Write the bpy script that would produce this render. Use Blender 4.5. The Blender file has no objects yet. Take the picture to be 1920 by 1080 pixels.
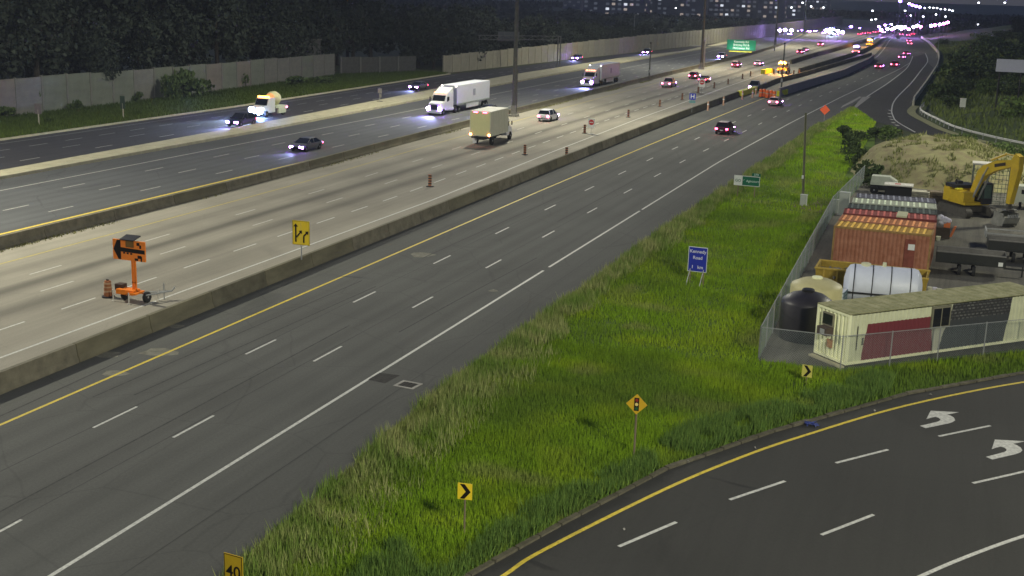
import bpy, math, random
import numpy as np
from mathutils import Vector
PI = math.pi
random.seed(7)
RNG = np.random.default_rng(7)
sc = bpy.context.scene
col = sc.collection

# ------------------------------------------------------------------ camera, world, light, exposure
FOC, PITCH, YAW, ROLL, CAMH = 2312.25, .2399, -.3469, .0301, 18.883
_cf = np.array([math.sin(YAW) * math.cos(PITCH), math.cos(YAW) * math.cos(PITCH), -math.sin(PITCH)])
_r0 = np.array([math.cos(YAW), -math.sin(YAW), 0.0])
_u0 = np.cross(_r0, _cf)
_c, _s = math.cos(ROLL), math.sin(ROLL)
CR = np.array([_c * _r0 + _s * _u0, -_s * _r0 + _c * _u0, _cf])
from mathutils import Matrix
cam_d = bpy.data.cameras.new('camera')
cam = bpy.data.objects.new('camera', cam_d)
col.objects.link(cam)
cam.matrix_world = Matrix(((CR[0][0], CR[1][0], -_cf[0], 0), (CR[0][1], CR[1][1], -_cf[1], 0), (CR[0][2], CR[1][2], -_cf[2], CAMH), (0, 0, 0, 1)))
cam_d.sensor_width = 36
cam_d.lens = FOC / 1920 * 36
cam_d.clip_start, cam_d.clip_end = .5, 9000
sc.camera = cam

SUN_EL, SUN_AZ = 35, 280          # a faint overall light from the left, as the shadows fall
world = bpy.data.worlds.new('World')
sc.world = world
world.use_nodes = True
wn = world.node_tree
bg = wn.nodes['Background']
sky = wn.nodes.new('ShaderNodeTexSky')
sky.sky_type = 'NISHITA'
sky.sun_disc = False
sky.sun_elevation = math.radians(SUN_EL)
sky.sun_rotation = math.radians(SUN_AZ)
sky.air_density = 1.0
tint = wn.nodes.new('ShaderNodeMix')
tint.data_type = 'RGBA'
tint.blend_type = 'MULTIPLY'
tint.inputs[0].default_value = 1
tint.inputs[7].default_value = (.8, .85, 1.25, 1)
wn.links.new(sky.outputs[0], tint.inputs[6])
wn.links.new(tint.outputs[2], bg.inputs[0])
bg.inputs[1].default_value = .03
sun_d = bpy.data.lights.new('sun', 'SUN')
sun_d.energy = .10
sun_d.angle = math.radians(4)
sun_d.color = (1, .93, .8)
sun = bpy.data.objects.new('sun', sun_d)
col.objects.link(sun)
_el, _az = math.radians(SUN_EL), math.radians(SUN_AZ)
sun.rotation_euler = (-Vector((math.sin(_az) * math.cos(_el), math.cos(_az) * math.cos(_el), math.sin(_el)))).to_track_quat('-Z', 'Y').to_euler()
vs = sc.view_settings
vs.view_transform = 'Standard'
vs.look = 'None'
vs.exposure = 0
vs.gamma = 1
vs.use_curve_mapping = False
sc.cycles.use_denoising = True
sc.cycles.sample_clamp_indirect = 4
sc.cycles.max_bounces = 5
sc.cycles.filter_width = 1.55
MAST_W = 135000.0

# ------------------------------------------------------------------ helpers
def G(px, py, z=0.0):
    """ground point (at height z) that was surveyed from a picture point"""
    d = np.array([(px - 960) / FOC, -(py - 540) / FOC, 1.0]) @ CR
    t = (z - CAMH) / d[2]
    return float(d[0] * t), float(d[1] * t)

MATS = {}
def M(name, c, rough=.7, var=.18, scale=2.0, metal=0.0, spec=.3, emit=None, estr=0.0, bump=0.0, c2=None, stretch=None, alpha=None):
    if name in MATS: return MATS[name]
    m = bpy.data.materials.new(name)
    m.use_nodes = True
    nt = m.node_tree
    b = nt.nodes['Principled BSDF']
    b.inputs['Roughness'].default_value = rough
    b.inputs['Metallic'].default_value = metal
    b.inputs['Specular IOR Level'].default_value = spec
    c = tuple(c)
    if var > 0 or c2:
        tc = nt.nodes.new('ShaderNodeTexCoord')
        mp = nt.nodes.new('ShaderNodeMapping')
        if stretch: mp.inputs['Scale'].default_value = stretch
        nz = nt.nodes.new('ShaderNodeTexNoise')
        nz.inputs['Scale'].default_value = scale
        nz.inputs['Detail'].default_value = 6
        nz.inputs['Roughness'].default_value = .65
        nt.links.new(tc.outputs['Object'], mp.inputs[0])
        nt.links.new(mp.outputs[0], nz.inputs['Vector'])
        mx = nt.nodes.new('ShaderNodeMix')
        mx.data_type = 'RGBA'
        rp = nt.nodes.new('ShaderNodeMapRange')
        rp.inputs[1].default_value, rp.inputs[2].default_value = .3, .7
        nt.links.new(nz.outputs[0], rp.inputs[0])
        nt.links.new(rp.outputs[0], mx.inputs[0])
        lo = tuple(max(0, v * (1 - var)) for v in c)
        hi = tuple(v * (1 + var) for v in c) if not c2 else tuple(c2)
        if c2: lo = c
        mx.inputs[6].default_value = lo + (1,)
        mx.inputs[7].default_value = hi + (1,)
        nt.links.new(mx.outputs[2], b.inputs['Base Color'])
        if bump:
            bp = nt.nodes.new('ShaderNodeBump')
            bp.inputs['Strength'].default_value = bump
            nt.links.new(nz.outputs[0], bp.inputs['Height'])
            nt.links.new(bp.outputs[0], b.inputs['Normal'])
    else:
        b.inputs['Base Color'].default_value = c + (1,)
    if emit:
        b.inputs['Emission Color'].default_value = tuple(emit) + (1,)
        b.inputs['Emission Strength'].default_value = estr
        m.cycles.emission_sampling = 'NONE'
    MATS[name] = m
    return m

class MB:
    def __init__(s): s.v, s.f, s.sm = [], [], []
    def add(s, vs, fs, smooth=False):
        o = len(s.v)
        s.v += [tuple(p) for p in vs]
        for f in fs:
            s.f.append([o + i for i in f]); s.sm.append(smooth)
        return s
    def box(s, cx, cy, cz, sx, sy, sz, rz=0, rx=0):
        ps = []
        for a in (-.5, .5):
            for b in (-.5, .5):
                for c in (-.5, .5):
                    x, y, z = a * sx, b * sy, c * sz
                    y, z = y * math.cos(rx) - z * math.sin(rx), y * math.sin(rx) + z * math.cos(rx)
                    x, y = x * math.cos(rz) - y * math.sin(rz), x * math.sin(rz) + y * math.cos(rz)
                    ps.append((cx + x, cy + y, cz + z))
        return s.add(ps, [(0, 1, 3, 2), (4, 6, 7, 5), (0, 4, 5, 1), (2, 3, 7, 6), (0, 2, 6, 4), (1, 5, 7, 3)])
    def tube(s, p0, p1, r0, r1=None, n=8, caps=True, smooth=True):
        r1 = r0 if r1 is None else r1
        p0, p1 = Vector(p0), Vector(p1)
        d = (p1 - p0).normalized()
        a = d.orthogonal().normalized(); b = d.cross(a)
        ps = []
        for p, r in ((p0, r0), (p1, r1)):
            for i in range(n):
                t = 2 * PI * i / n
                ps.append(p + a * (r * math.cos(t)) + b * (r * math.sin(t)))
        s.add(ps, [(i, (i + 1) % n, n + (i + 1) % n, n + i) for i in range(n)], smooth)
        if caps: s.add(ps[:n], [tuple(range(n))[::-1]]); s.add(ps[n:], [tuple(range(n))])
        return s
    def path(s, pts, r, n=6):
        for a, b in zip(pts, pts[1:]): s.tube(a, b, r, r, n)
        return s
    def lathe(s, prof, n=20, c=(0, 0, 0), axis='z', smooth=True):
        ps = []
        for r, h in prof:
            for i in range(n):
                t = 2 * PI * i / n
                x, y = r * math.cos(t), r * math.sin(t)
                ps.append({'z': (c[0] + x, c[1] + y, c[2] + h), 'x': (c[0] + h, c[1] + x, c[2] + y), 'y': (c[0] + y, c[1] + h, c[2] + x)}[axis])
        k = len(prof)
        s.add(ps, [(j * n + i, j * n + (i + 1) % n, (j + 1) * n + (i + 1) % n, (j + 1) * n + i) for j in range(k - 1) for i in range(n)], smooth)
        s.add(ps[:n], [tuple(range(n))[::-1]]); s.add(ps[-n:], [tuple(range(n))])
        return s
    def ext(s, prof, a, b, axis='x'):
        """polygon prof (u,v) swept from a to b along axis; axis x: (u,v)=(y,z); axis y: (x,z); axis z: (x,y)"""
        def P(t, u, v): return {'x': (t, u, v), 'y': (u, t, v), 'z': (u, v, t)}[axis]
        n = len(prof)
        ps = [P(a, *p) for p in prof] + [P(b, *p) for p in prof]
        return s.add(ps, [tuple(range(n)), tuple(range(n, 2 * n))[::-1]] + [(i, n + i, n + (i + 1) % n, (i + 1) % n) for i in range(n)])
    def loft(s, rings, smooth=True, caps=True):
        n = len(rings[0]); ps = [p for r in rings for p in r]
        s.add(ps, [(j * n + i, j * n + (i + 1) % n, (j + 1) * n + (i + 1) % n, (j + 1) * n + i) for j in range(len(rings) - 1) for i in range(n)], smooth)
        if caps: s.add(rings[0], [tuple(range(n))[::-1]]); s.add(rings[-1], [tuple(range(n))])
        return s
    def poly(s, pts): return s.add(pts, [tuple(range(len(pts)))])
    def mesh(s, name):
        me = bpy.data.meshes.new(name)
        me.from_pydata(s.v, [], s.f)
        me.polygons.foreach_set('use_smooth', s.sm)
        if any(s.sm):
            try: me.set_sharp_from_angle(angle=math.radians(38))
            except Exception: pass
        return me

def link(name, me, mat, parent=None, loc=(0, 0, 0), rz=0):
    o = bpy.data.objects.new(name, me)
    col.objects.link(o)
    if mat and not me.materials: me.materials.append(mat)
    elif mat and me.materials[0] is not mat:
        o.material_slots[0].link = 'OBJECT'; o.material_slots[0].material = mat
    o.parent = parent
    o.location = loc
    o.rotation_euler = (0, 0, rz)
    return o
def part(name, mb, mat, parent, loc=(0, 0, 0), rz=0, label=None, kind=None):
    me = mb.mesh(name) if isinstance(mb, MB) else mb
    o = link(name, me, mat, parent, loc, rz)
    if label: o['label'] = label
    if kind: o['kind'] = kind
    return o
def thing(name, label, cat, loc=(0, 0, 0), rz=0, group=None):
    o = bpy.data.objects.new(name, None)
    col.objects.link(o)
    o.location = loc; o.rotation_euler = (0, 0, rz)
    o['label'] = label; o['category'] = cat
    if group: o['group'] = group
    return o
def tag(o, label, cat, group=None):
    o['label'] = label; o['category'] = cat
    if group: o['group'] = group
    return o
KIDS = {}
def kids(o): return [c for c in bpy.data.objects if c.parent == o]
def dup(root, label, loc=None, rz=None, mats=None, group=None, skip=(), scale=None):
    def cp(o, par):
        c = o.copy(); col.objects.link(c); c.parent = par
        if mats and o.type == 'MESH' and o.material_slots and o.material_slots[0].material and o.material_slots[0].material.name in mats:
            c.material_slots[0].link = 'OBJECT'; c.material_slots[0].material = mats[o.material_slots[0].material.name]
        if o.name not in KIDS: KIDS[o.name] = kids(o)
        for ch in KIDS[o.name]:
            if ch.name.split('.')[0] not in skip: cp(ch, c)
        return c
    r = cp(root, None)
    if loc is not None: r.location = loc
    if rz is not None: r.rotation_euler = (0, 0, rz)
    if scale: r.scale = scale
    r['label'] = label
    if group: r['group'] = group
    return r
def structure(name, mb, mat, kind='structure', parent=None):
    me = mb.mesh(name) if isinstance(mb, MB) else mb
    o = link(name, me, mat, parent)
    if kind and not parent: o['kind'] = kind
    return o
def textmesh(s, size, spacing=1.0):
    cu = bpy.data.curves.new('lettering', 'FONT')
    cu.body = s; cu.size = size; cu.align_x = 'CENTER'; cu.align_y = 'CENTER'; cu.space_character = spacing; cu.offset = size * .012
    ob = bpy.data.objects.new('tmp', cu); col.objects.link(ob)
    dg = bpy.context.evaluated_depsgraph_get()
    me = bpy.data.meshes.new_from_object(ob.evaluated_get(dg))
    bpy.data.objects.remove(ob)
    for v in me.vertices: v.co = (v.co.x, 0, v.co.y)
    me.name = 'lettering'; me.materials.clear()
    return me
def lerp(tab, y):
    return float(np.interp(y, [t[0] for t in tab], [t[1] for t in tab]))

# ------------------------------------------------------------------ surveyed curves (x across the road as a function of y along it)
FAR = [(400, 0), (470, -2.5), (592, -10), (644, -14), (850, -28), (1100, -50), (1500, -90)]
far = lambda y: lerp(FAR, y)
CS = [(100, 0), (137, -1.2), (180, -2.2), (260, -2.9), (400, -3.4)]
cs = lambda y: lerp(CS, y) + far(y)
c_white = lambda y: lerp([(140, -26.05), (190, -24.9), (245, -23.1), (294, -21), (358, -18.5), (400, -17.6)], y) + far(y)
c_off = lambda y: c_white(y) + 26.05                   # how far the lanes lean from straight
c_yellow = lambda y: lerp([(112, -37.35), (152, -37.0), (187, -36.5), (217, -36.1), (240, -35.6)], y)
c_bar1 = lambda y: lerp([(0, -39.9), (50, -40.2), (91, -40.5), (118, -40.7), (153, -40.9), (195, -40.9), (248, -40.2)], y)
c_wall = lambda y: lerp([(236, -34.2), (262, -32.8), (312, -29.2), (376, -28.0), (407, -28.8), (427, -30.5), (481, -32.4), (609, -38), (673, -39.6), (850, -52), (1100, -74)], y)
c_grassL = lambda y: lerp([(-40, -19), (20, -20), (38, -21.2), (50, -22), (100, -22), (131, -21.3), (185, -20.6), (222, -19.3)], y)
c_rb = lambda y: lerp([(221, -8.2), (240, -9.9), (304, -9.6), (376, -9.6), (424, -10.5), (470, -12), (592, -20), (644, -25), (850, -38), (1100, -60)], y)
c_med = lambda y: -62.2 + cs(y)
c_oy = lambda y: -65.9 + lerp([(150, 0), (200, -.6), (300, -1.6)], y) + far(y)
c_ow = lambda y: -79.4 + lerp([(160, 0), (230, -.6), (340, -1.5)], y) + far(y)
c_stS = lambda y: lerp([(135, -83.7), (192, -85.4), (260, -86.8), (340, -86.8), (420, -85.5)], y) + far(y)
c_stN = lambda y: lerp([(94, -87.1), (143, -88.4), (214, -92.4), (258, -94.0), (340, -93.5), (400, -88.6)], y) + far(y)
c_curb = lambda y: lerp([(110, -103.3), (158, -103), (190, -103.8), (250, -105.6), (311, -101.9), (382, -97.2), (586, -86.5), (900, -112)], y)
c_nw = lambda y: lerp([(100, -119.5), (166, -119.2), (205, -121.2), (231, -122.7)], y)
c_nw2 = lambda y: lerp([(250, -107.7), (311, -103.6), (382, -98.4), (480, -92.5), (586, -87.4)], y)

def steps(y0, y1):
    ys, y = [y0], y0
    while y < y1:
        y += 4 if y < 260 else (10 if y < 500 else 25)
        ys.append(min(y, y1))
    return ys
def ribbon(name, a, b, y0, y1, mat, z=0.0, kind='structure', parent=None, mb=None):
    ys = steps(y0, y1); own = mb is None
    mb = mb or MB()
    vs = []
    for y in ys: vs += [(a(y), y, z), (b(y), y, z)]
    mb.add(vs, [(2 * i, 2 * i + 1, 2 * i + 3, 2 * i + 2) for i in range(len(ys) - 1)])
    if own: return structure(name, mb, mat, kind, parent)

def road_mat(name, x0, x1, base, tracks, spots=.10, blotch=.10, tintc=None, rough=.85, crack=.78):
    """asphalt / concrete with worn wheel tracks and oil bands at given cross positions"""
    m = bpy.data.materials.new(name); m.use_nodes = True
    nt = m.node_tree; b = nt.nodes['Principled BSDF']
    b.inputs['Roughness'].default_value = rough; b.inputs['Specular IOR Level'].default_value = .25
    tc = nt.nodes.new('ShaderNodeTexCoord'); sp = nt.nodes.new('ShaderNodeSeparateXYZ')
    nt.links.new(tc.outputs['Object'], sp.inputs[0])
    wob = nt.nodes.new('ShaderNodeTexNoise'); wob.inputs['Scale'].default_value = .03
    nt.links.new(tc.outputs['Object'], wob.inputs['Vector'])
    ad = nt.nodes.new('ShaderNodeMath'); ad.operation = 'MULTIPLY_ADD'; ad.inputs[1].default_value = 1.0; 
    nt.links.new(wob.outputs[0], ad.inputs[0]); nt.links.new(sp.outputs[0], ad.inputs[2])
    mr = nt.nodes.new('ShaderNodeMapRange'); mr.inputs[1].default_value = x0 + .5; mr.inputs[2].default_value = x1 + .5
    nt.links.new(ad.outputs[0], mr.inputs[0])
    cr = nt.nodes.new('ShaderNodeValToRGB'); cr.color_ramp.interpolation = 'B_SPLINE'
    el = cr.color_ramp.elements
    el[0].position = 0; el[0].color = (1, 1, 1, 1); el[1].position = 1; el[1].color = (1, 1, 1, 1)
    for x, v in tracks:
        e = el.new(max(0.001, min(.999, (x - x0) / (x1 - x0)))); e.color = (v, v, v, 1)
    nt.links.new(mr.outputs[0], cr.inputs[0])
    st = nt.nodes.new('ShaderNodeMapping'); st.inputs['Scale'].default_value = (1.6, .05, 1)
    nt.links.new(tc.outputs['Object'], st.inputs[0])
    n1 = nt.nodes.new('ShaderNodeTexNoise'); n1.inputs['Scale'].default_value = 1.0; n1.inputs['Detail'].default_value = 7; n1.inputs['Roughness'].default_value = .7
    nt.links.new(st.outputs[0], n1.inputs['Vector'])
    n2 = nt.nodes.new('ShaderNodeTexNoise'); n2.inputs['Scale'].default_value = 9; n2.inputs['Detail'].default_value = 8; n2.inputs['Roughness'].default_value = .8
    nt.links.new(tc.outputs['Object'], n2.inputs['Vector'])
    n3 = nt.nodes.new('ShaderNodeTexNoise'); n3.inputs['Scale'].default_value = .12; n3.inputs['Detail'].default_value = 4
    nt.links.new(tc.outputs['Object'], n3.inputs['Vector'])
    def rng(n, k):
        r = nt.nodes.new('ShaderNodeMapRange'); r.inputs[1].default_value = .3; r.inputs[2].default_value = .7
        r.inputs[3].default_value = 1 - k; r.inputs[4].default_value = 1 + k
        nt.links.new(n.outputs[0], r.inputs[0]); return r
    vor = nt.nodes.new('ShaderNodeTexVoronoi'); vor.feature = 'DISTANCE_TO_EDGE'; vor.inputs['Scale'].default_value = .16
    wv = nt.nodes.new('ShaderNodeMix'); wv.data_type = 'RGBA'; wv.blend_type = 'LINEAR_LIGHT'; wv.inputs[0].default_value = .9
    nt.links.new(tc.outputs['Object'], wv.inputs[6]); nt.links.new(n3.outputs[1], wv.inputs[7]); nt.links.new(wv.outputs[2], vor.inputs['Vector'])
    ck = nt.nodes.new('ShaderNodeMapRange'); ck.inputs[1].default_value = 0; ck.inputs[2].default_value = .012; ck.inputs[3].default_value = crack; ck.inputs[4].default_value = 1
    nt.links.new(vor.outputs[0], ck.inputs[0])
    c4 = nt.nodes.new('ShaderNodeMath'); c4.operation = 'MULTIPLY'; nt.links.new(cr.outputs[0], c4.inputs[0]); nt.links.new(ck.outputs[0], c4.inputs[1])
    prev = c4.outputs[0]
    for r in (rng(n1, blotch), rng(n2, spots), rng(n3, blotch)):
        mm = nt.nodes.new('ShaderNodeMath'); mm.operation = 'MULTIPLY'
        nt.links.new(prev, mm.inputs[0]); nt.links.new(r.outputs[0], mm.inputs[1]); prev = mm.outputs[0]
    vm = nt.nodes.new('ShaderNodeVectorMath'); vm.operation = 'SCALE'; vm.inputs[0].default_value = base
    nt.links.new(prev, vm.inputs[3]); nt.links.new(vm.outputs[0], b.inputs['Base Color'])
    bp = nt.nodes.new('ShaderNodeBump'); bp.inputs['Strength'].default_value = .15; bp.inputs['Distance'].default_value = .02
    nt.links.new(n2.outputs[0], bp.inputs['Height']); nt.links.new(bp.outputs[0], b.inputs['Normal'])
    MATS[name] = m
    return m
def wheel_tracks(centers, v, w=.75, base=1.0, oil=None):
    out = []
    for c in centers:
        out += [(c - w - .45, base), (c - w, v), (c - w + .5, base * .99)]
        if oil: out += [(c - .35, base * .97), (c, oil), (c + .35, base * .97)]
        out += [(c + w - .5, base * .99), (c + w, v), (c + w + .45, base)]
    return sorted(out)

asph_near = road_mat('asphalt_near', -41, -19, (.096, .097, .088), [(-40, 1.5), (-38.6, 1.35), (-37.6, 1.0)] + wheel_tracks((-35.5, -31.7, -28), .78, .85) + [(-25.6, .95), (-24, .8), (-21, .82)], spots=.2, crack=.85)
conc_mat = road_mat('worn_concrete', -63, -40.8, (.275, .255, .205), [(-62, 1.25), (-60, 1.08), (-58.8, .95), (-57.9, .9), (-57, .62), (-56.2, .92), (-55.3, .88), (-54.4, .9), (-53.7, .2), (-52.8, .84), (-51.7, .92), (-50.9, .85), (-50.1, .38), (-49.2, .84), (-47.8, .95), (-46.6, .78), (-45.2, .9), (-44.2, 1.05), (-43, 1.15), (-41.5, 1.22)], spots=.12, blotch=.13, crack=.94)
asph_opp = road_mat('asphalt_inner', -87, -63, (.092, .095, .096), wheel_tracks((-67.4, -70.7, -74.1, -77.5), .82, .85) + [(-81, .8), (-83, .82)], spots=.15)
asph_out = road_mat('asphalt_outer', -106, -84, (.044, .043, .047), wheel_tracks((-89, -92.3, -95.6, -99.3), .85, .8), spots=.15)
asph_ramp = road_mat('asphalt_ramp', -40, 40, (.043, .0425, .038), [(-39, 1), (39, 1)], spots=.13, blotch=.08, crack=.95)
asph_yard = road_mat('asphalt_yard', -12, 60, (.11, .105, .085), [(-11, 1), (50, 1)], spots=.3, blotch=.35)
paint_w = M('white_road_paint', (.36, .36, .33), .6, .3, 7, c2=(.72, .72, .65))
paint_wd = M('worn_white_road_paint', (.3, .3, .28), .7, .35, 3)
paint_wm = M('dull_white_road_paint', (.44, .43, .38), .7, .25, 3)
paint_y = M('yellow_road_paint', (.48, .37, .06), .6, .25, 7, c2=(.86, .66, .06))
paint_yd = M('worn_yellow_road_paint', (.42, .35, .1), .7, .3, 3)
bar_mat = M('barrier_concrete', (.145, .132, .085), .9, .3, .9, bump=.2, stretch=(1, .35, 1))
conc_l = M('pale_concrete', (.42, .39, .26), .9, .2, .8)
conc_g = M('grey_concrete', (.3, .29, .26), .9, .2, 1.5)
steel = M('galvanised_steel', (.34, .35, .34), .55, .15, 3, metal=.3)
dsteel = M('dark_weathered_steel', (.12, .12, .1), .6, .2, 3, metal=.3)
black = M('black_plastic', (.015, .015, .017), .5, .2)
rubber = M('tyre_rubber', (.02, .02, .02), .85, .2)
wood = M('weathered_wood', (.2, .16, .1), .9, .3, 4, stretch=(1, 1, .2))

# ------------------------------------------------------------------ ground, roads, paint
gm = bpy.data.materials.new('dark_soil_and_grass'); 
ground_mat = M('rough_ground', (.035, .045, .018), .95, .3, .15, c2=(.06, .075, .025))
structure('ground', MB().box(0, 2500, -.31, 7000, 7000, .5), ground_mat)
ribbon('near_road', c_bar1, c_grassL, -60, 236, asph_near)
# beyond the gore the carriageway and the exit lane run side by side
ribbon('near_road_far', c_wall, c_rb, 236, 1100, asph_near)
ribbon('concrete_road', c_med, lambda y: c_bar1(y) - .25, -60, 236, conc_mat)
ribbon('concrete_road_far', c_med, lambda y: c_wall(y) - .3, 236, 1100, conc_mat)
ribbon('inner_road', c_stS, lambda y: c_med(y) - .3, -60, 1100, asph_opp)
ribbon('outer_road', c_curb, c_stN, 40, 1100, asph_out)
# raised concrete strip between the two westbound roadways
mb = MB(); ys = steps(40, 700)
mb.add([p for y in ys for p in ((c_stN(y), y, 0), (c_stN(y), y, .16), (c_stS(y) - .5, y, .16), (c_stS(y) - .5, y, .3), (c_stS(y), y, .3), (c_stS(y), y, 0))],
       [tuple(6 * i + k for k in (a, a + 1)) + tuple(6 * (i + 1) + k for k in (a + 1, a)) for i in range(len(ys) - 1) for a in range(5)])
structure('median_strip', mb, conc_l)
mb = MB(); ys = steps(60, 249)
mb.add([p for y in ys for p in ((c_curb(y) - .6, y, 0), (c_curb(y) - .6, y, .16), (c_curb(y), y, .16), (c_curb(y), y, 0))],
       [tuple(4 * i + k for k in (a, a + 1)) + tuple(4 * (i + 1) + k for k in (a + 1, a)) for i in range(len(ys) - 1) for a in range(3)])
structure('kerb', mb, conc_l)
verge_mat = M('verge_grass_ground', (.030, .052, .012), .95, .3, .5, c2=(.05, .085, .016))
ribbon('verge', lambda y: c_nw(y) - 4, lambda y: c_curb(y) - .6, 60, 249, verge_mat, .05)

def line(name, f, y0, y1, w, mat, z=.006):
    ribbon(name, lambda y: f(y) - w / 2, lambda y: f(y) + w / 2, y0, y1, mat, z)
def dashes(name, f, ph, cyc, y1, mat, ln=3.0, w=.13, y0=None, z=.006):
    mb = MB(); y = ph
    if y0 is not None:
        while y - cyc > y0: y -= cyc
    while y < y1:
        mb.add([(f(y) - w / 2, y, z), (f(y) + w / 2, y, z), (f(y + ln) + w / 2, y + ln, z), (f(y + ln) - w / 2, y + ln, z)], [(0, 1, 2, 3)])
        y += cyc
    o = structure(name, mb, mat); return o
c_whiteA = lambda y: c_white(y) if y < 400 else c_white(y)
line('edge_line_marking', c_white, -60, 78.3, .17, paint_w)
line('edge_line_marking', c_white, 79.5, 104.5, .17, paint_w)
line('edge_line_marking', c_white, 105.3, 400, .16, paint_w)
line('yellow_line_marking', c_yellow, -60, 238, .17, paint_y)
dashes('lane_line_marking', lambda y: -33.6 + c_off(y) * .85, 40.75, 12, 400, paint_w, y0=-20)
dashes('lane_line_marking', lambda y: -29.86 + c_off(y), 41.18, 12, 400, paint_w, y0=-20)
line('edge_line_marking', lambda y: lerp([(427, -29.5), (481, -31.4), (609, -37.1), (673, -38.3)], y), 415, 673, .2, paint_w)
# concrete road
line('edge_line_marking', lambda y: -44.2 + cs(y), -60, 330, .16, paint_w)
line('yellow_line_marking', lambda y: -59.0 + cs(y), -60, 500, .16, paint_yd)
dashes('lane_line_marking', lambda y: -47.8 + cs(y), 55.8, 6, 290, paint_w, y0=0)
dashes('lane_line_marking', lambda y: -51.7 + cs(y), 58.6, 12, 400, paint_wm, y0=0, w=.15)
dashes('lane_line_marking', lambda y: -55.3 + cs(y), 61.8, 12, 400, paint_wm, y0=0, w=.15)
# westbound inner
line('yellow_line_marking', c_oy, 0, 700, .3, paint_y)
line('edge_line_marking', c_ow, 0, 600, .16, paint_wm)
dashes('lane_line_marking', lambda y: -69.0 + c_oy(y) + 65.9, 79.7, 12, 450, paint_wm, y0=0)
dashes('lane_line_marking', lambda y: -72.45 + c_oy(y) + 65.9, 78.4, 12, 450, paint_wm, y0=0)
dashes('lane_line_marking', lambda y: -75.8 + c_oy(y) + 65.9, 77.6, 12, 450, paint_wm, y0=0)
# westbound outer
o_off = lambda y: c_stN(y) + 87.1 if y < 143 else c_stN(y) + 87.1
dashes('lane_line_marking', lambda y: -90.5 + .5 * (o_off(y) + 1) - .5, 100.9, 12, 400, paint_wm, y0=60)
dashes('lane_line_marking', lambda y: -93.7 + .4 * (o_off(y) + 1) - .4, 111.3, 12, 300, paint_wd, y0=60)
dashes('lane_line_marking', lambda y: -97.5 + .2 * (o_off(y) + 1) - .2, 110.3, 6, 300, paint_wd, y0=60)
line('edge_line_marking', lambda y: c_curb(y) + 1.8, 60, 249, .12, paint_wd)
# exit lane markings
def pline(name, pts, w, mat, z=.012, sm=True):
    pts = [Vector((p[0], p[1], 0)) for p in pts]
    if sm and len(pts) > 2:
        q = []
        for i in range(len(pts) - 1):
            p0, p1, p2, p3 = pts[max(0, i - 1)], pts[i], pts[i + 1], pts[min(len(pts) - 1, i + 2)]
            for k in range(6):
                t = k / 6
                q.append(.5 * ((2 * p1) + (p2 - p0) * t + (2 * p0 - 5 * p1 + 4 * p2 - p3) * t * t + (3 * p1 - p0 - 3 * p2 + p3) * t ** 3))
        pts = q + [pts[-1]]
    vs = []
    for i, p in enumerate(pts):
        d = (pts[min(i + 1, len(pts) - 1)] - pts[max(i - 1, 0)]).normalized()
        n = Vector((d.y, -d.x, 0)) * w / 2
        vs += [(p.x - n.x, p.y - n.y, z), (p.x + n.x, p.y + n.y, z)]
    return structure(name, MB().add(vs, [(2 * i, 2 * i + 1, 2 * i + 3, 2 * i + 2) for i in range(len(pts) - 1)]), mat)
# exit road surface
mb = MB()
L_ = [(-19.3, 222), (-17.2, 212), (-15.6, 206.5), (-11.5, 198), (-6.5, 187), (1, 176), (11, 164), (30, 147), (60, 125)]
R_ = [(-8.2, 236), (-8.1, 226), (-8.0, 221), (-5.2, 206), (-1.2, 191.5), (7.1, 176.5), (18, 165), (40, 149), (66, 131)]
mb.add([(x, y, .003) for p in zip(L_, R_) for x, y in p], [(2 * i, 2 * i + 1, 2 * i + 3, 2 * i + 2) for i in range(len(L_) - 1)])
mb.add([(-19.3, 222, .003), (-8.2, 236, .003), (-9.9, 241, .003), (-18.4, 241, .003)], [(0, 1, 2, 3)])
structure('exit_road', mb, asph_ramp)
dk = [G(*p) for p in [(1612, 221), (1600, 208), (1610, 192), (1640, 172), (1666, 155), (1699, 129), (1707, 117), (1711, 107), (1735, 101), (1739, 117), (1750, 127), (1733, 155), (1700, 201), (1700, 212)]]
structure('exit_road_surface', MB().poly([(x, y, .007) for x, y in dk]), asph_ramp)
pline('edge_line_marking', [G(*p) for p in [(1611, 222), (1601, 208), (1611, 192), (1640, 172), (1666, 155), (1699, 129), (1709, 112), (1711, 105)]], .22, paint_w, .016)
pline('edge_line_marking', [G(*p) for p in [(1716, 248), (1683, 229), (1675, 219), (1672, 205), (1680, 185), (1709, 155), (1727, 132), (1738, 118), (1739, 110), (1735, 100)]], .22, paint_w, .016)
mbd = MB()
for px, py in [(1669, 207), (1667.5, 213), (1669, 219), (1672, 224), (1675, 230), (1682, 235)]:
    x, y = G(px, py); mbd.box(x, y, .015, .5, 1.4, .01, .3)
structure('dotted_line_marking', mbd, paint_wm)
for gore in ([(1599, 208), (1601, 200), (1617, 182), (1633, 181), (1612, 197)], [(1576, 203), (1580, 198), (1612, 181), (1616, 182), (1598, 193)]):
    structure('gore_concrete_path', MB().poly([G(*p) + (.02,) for p in gore]), conc_g)
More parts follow.
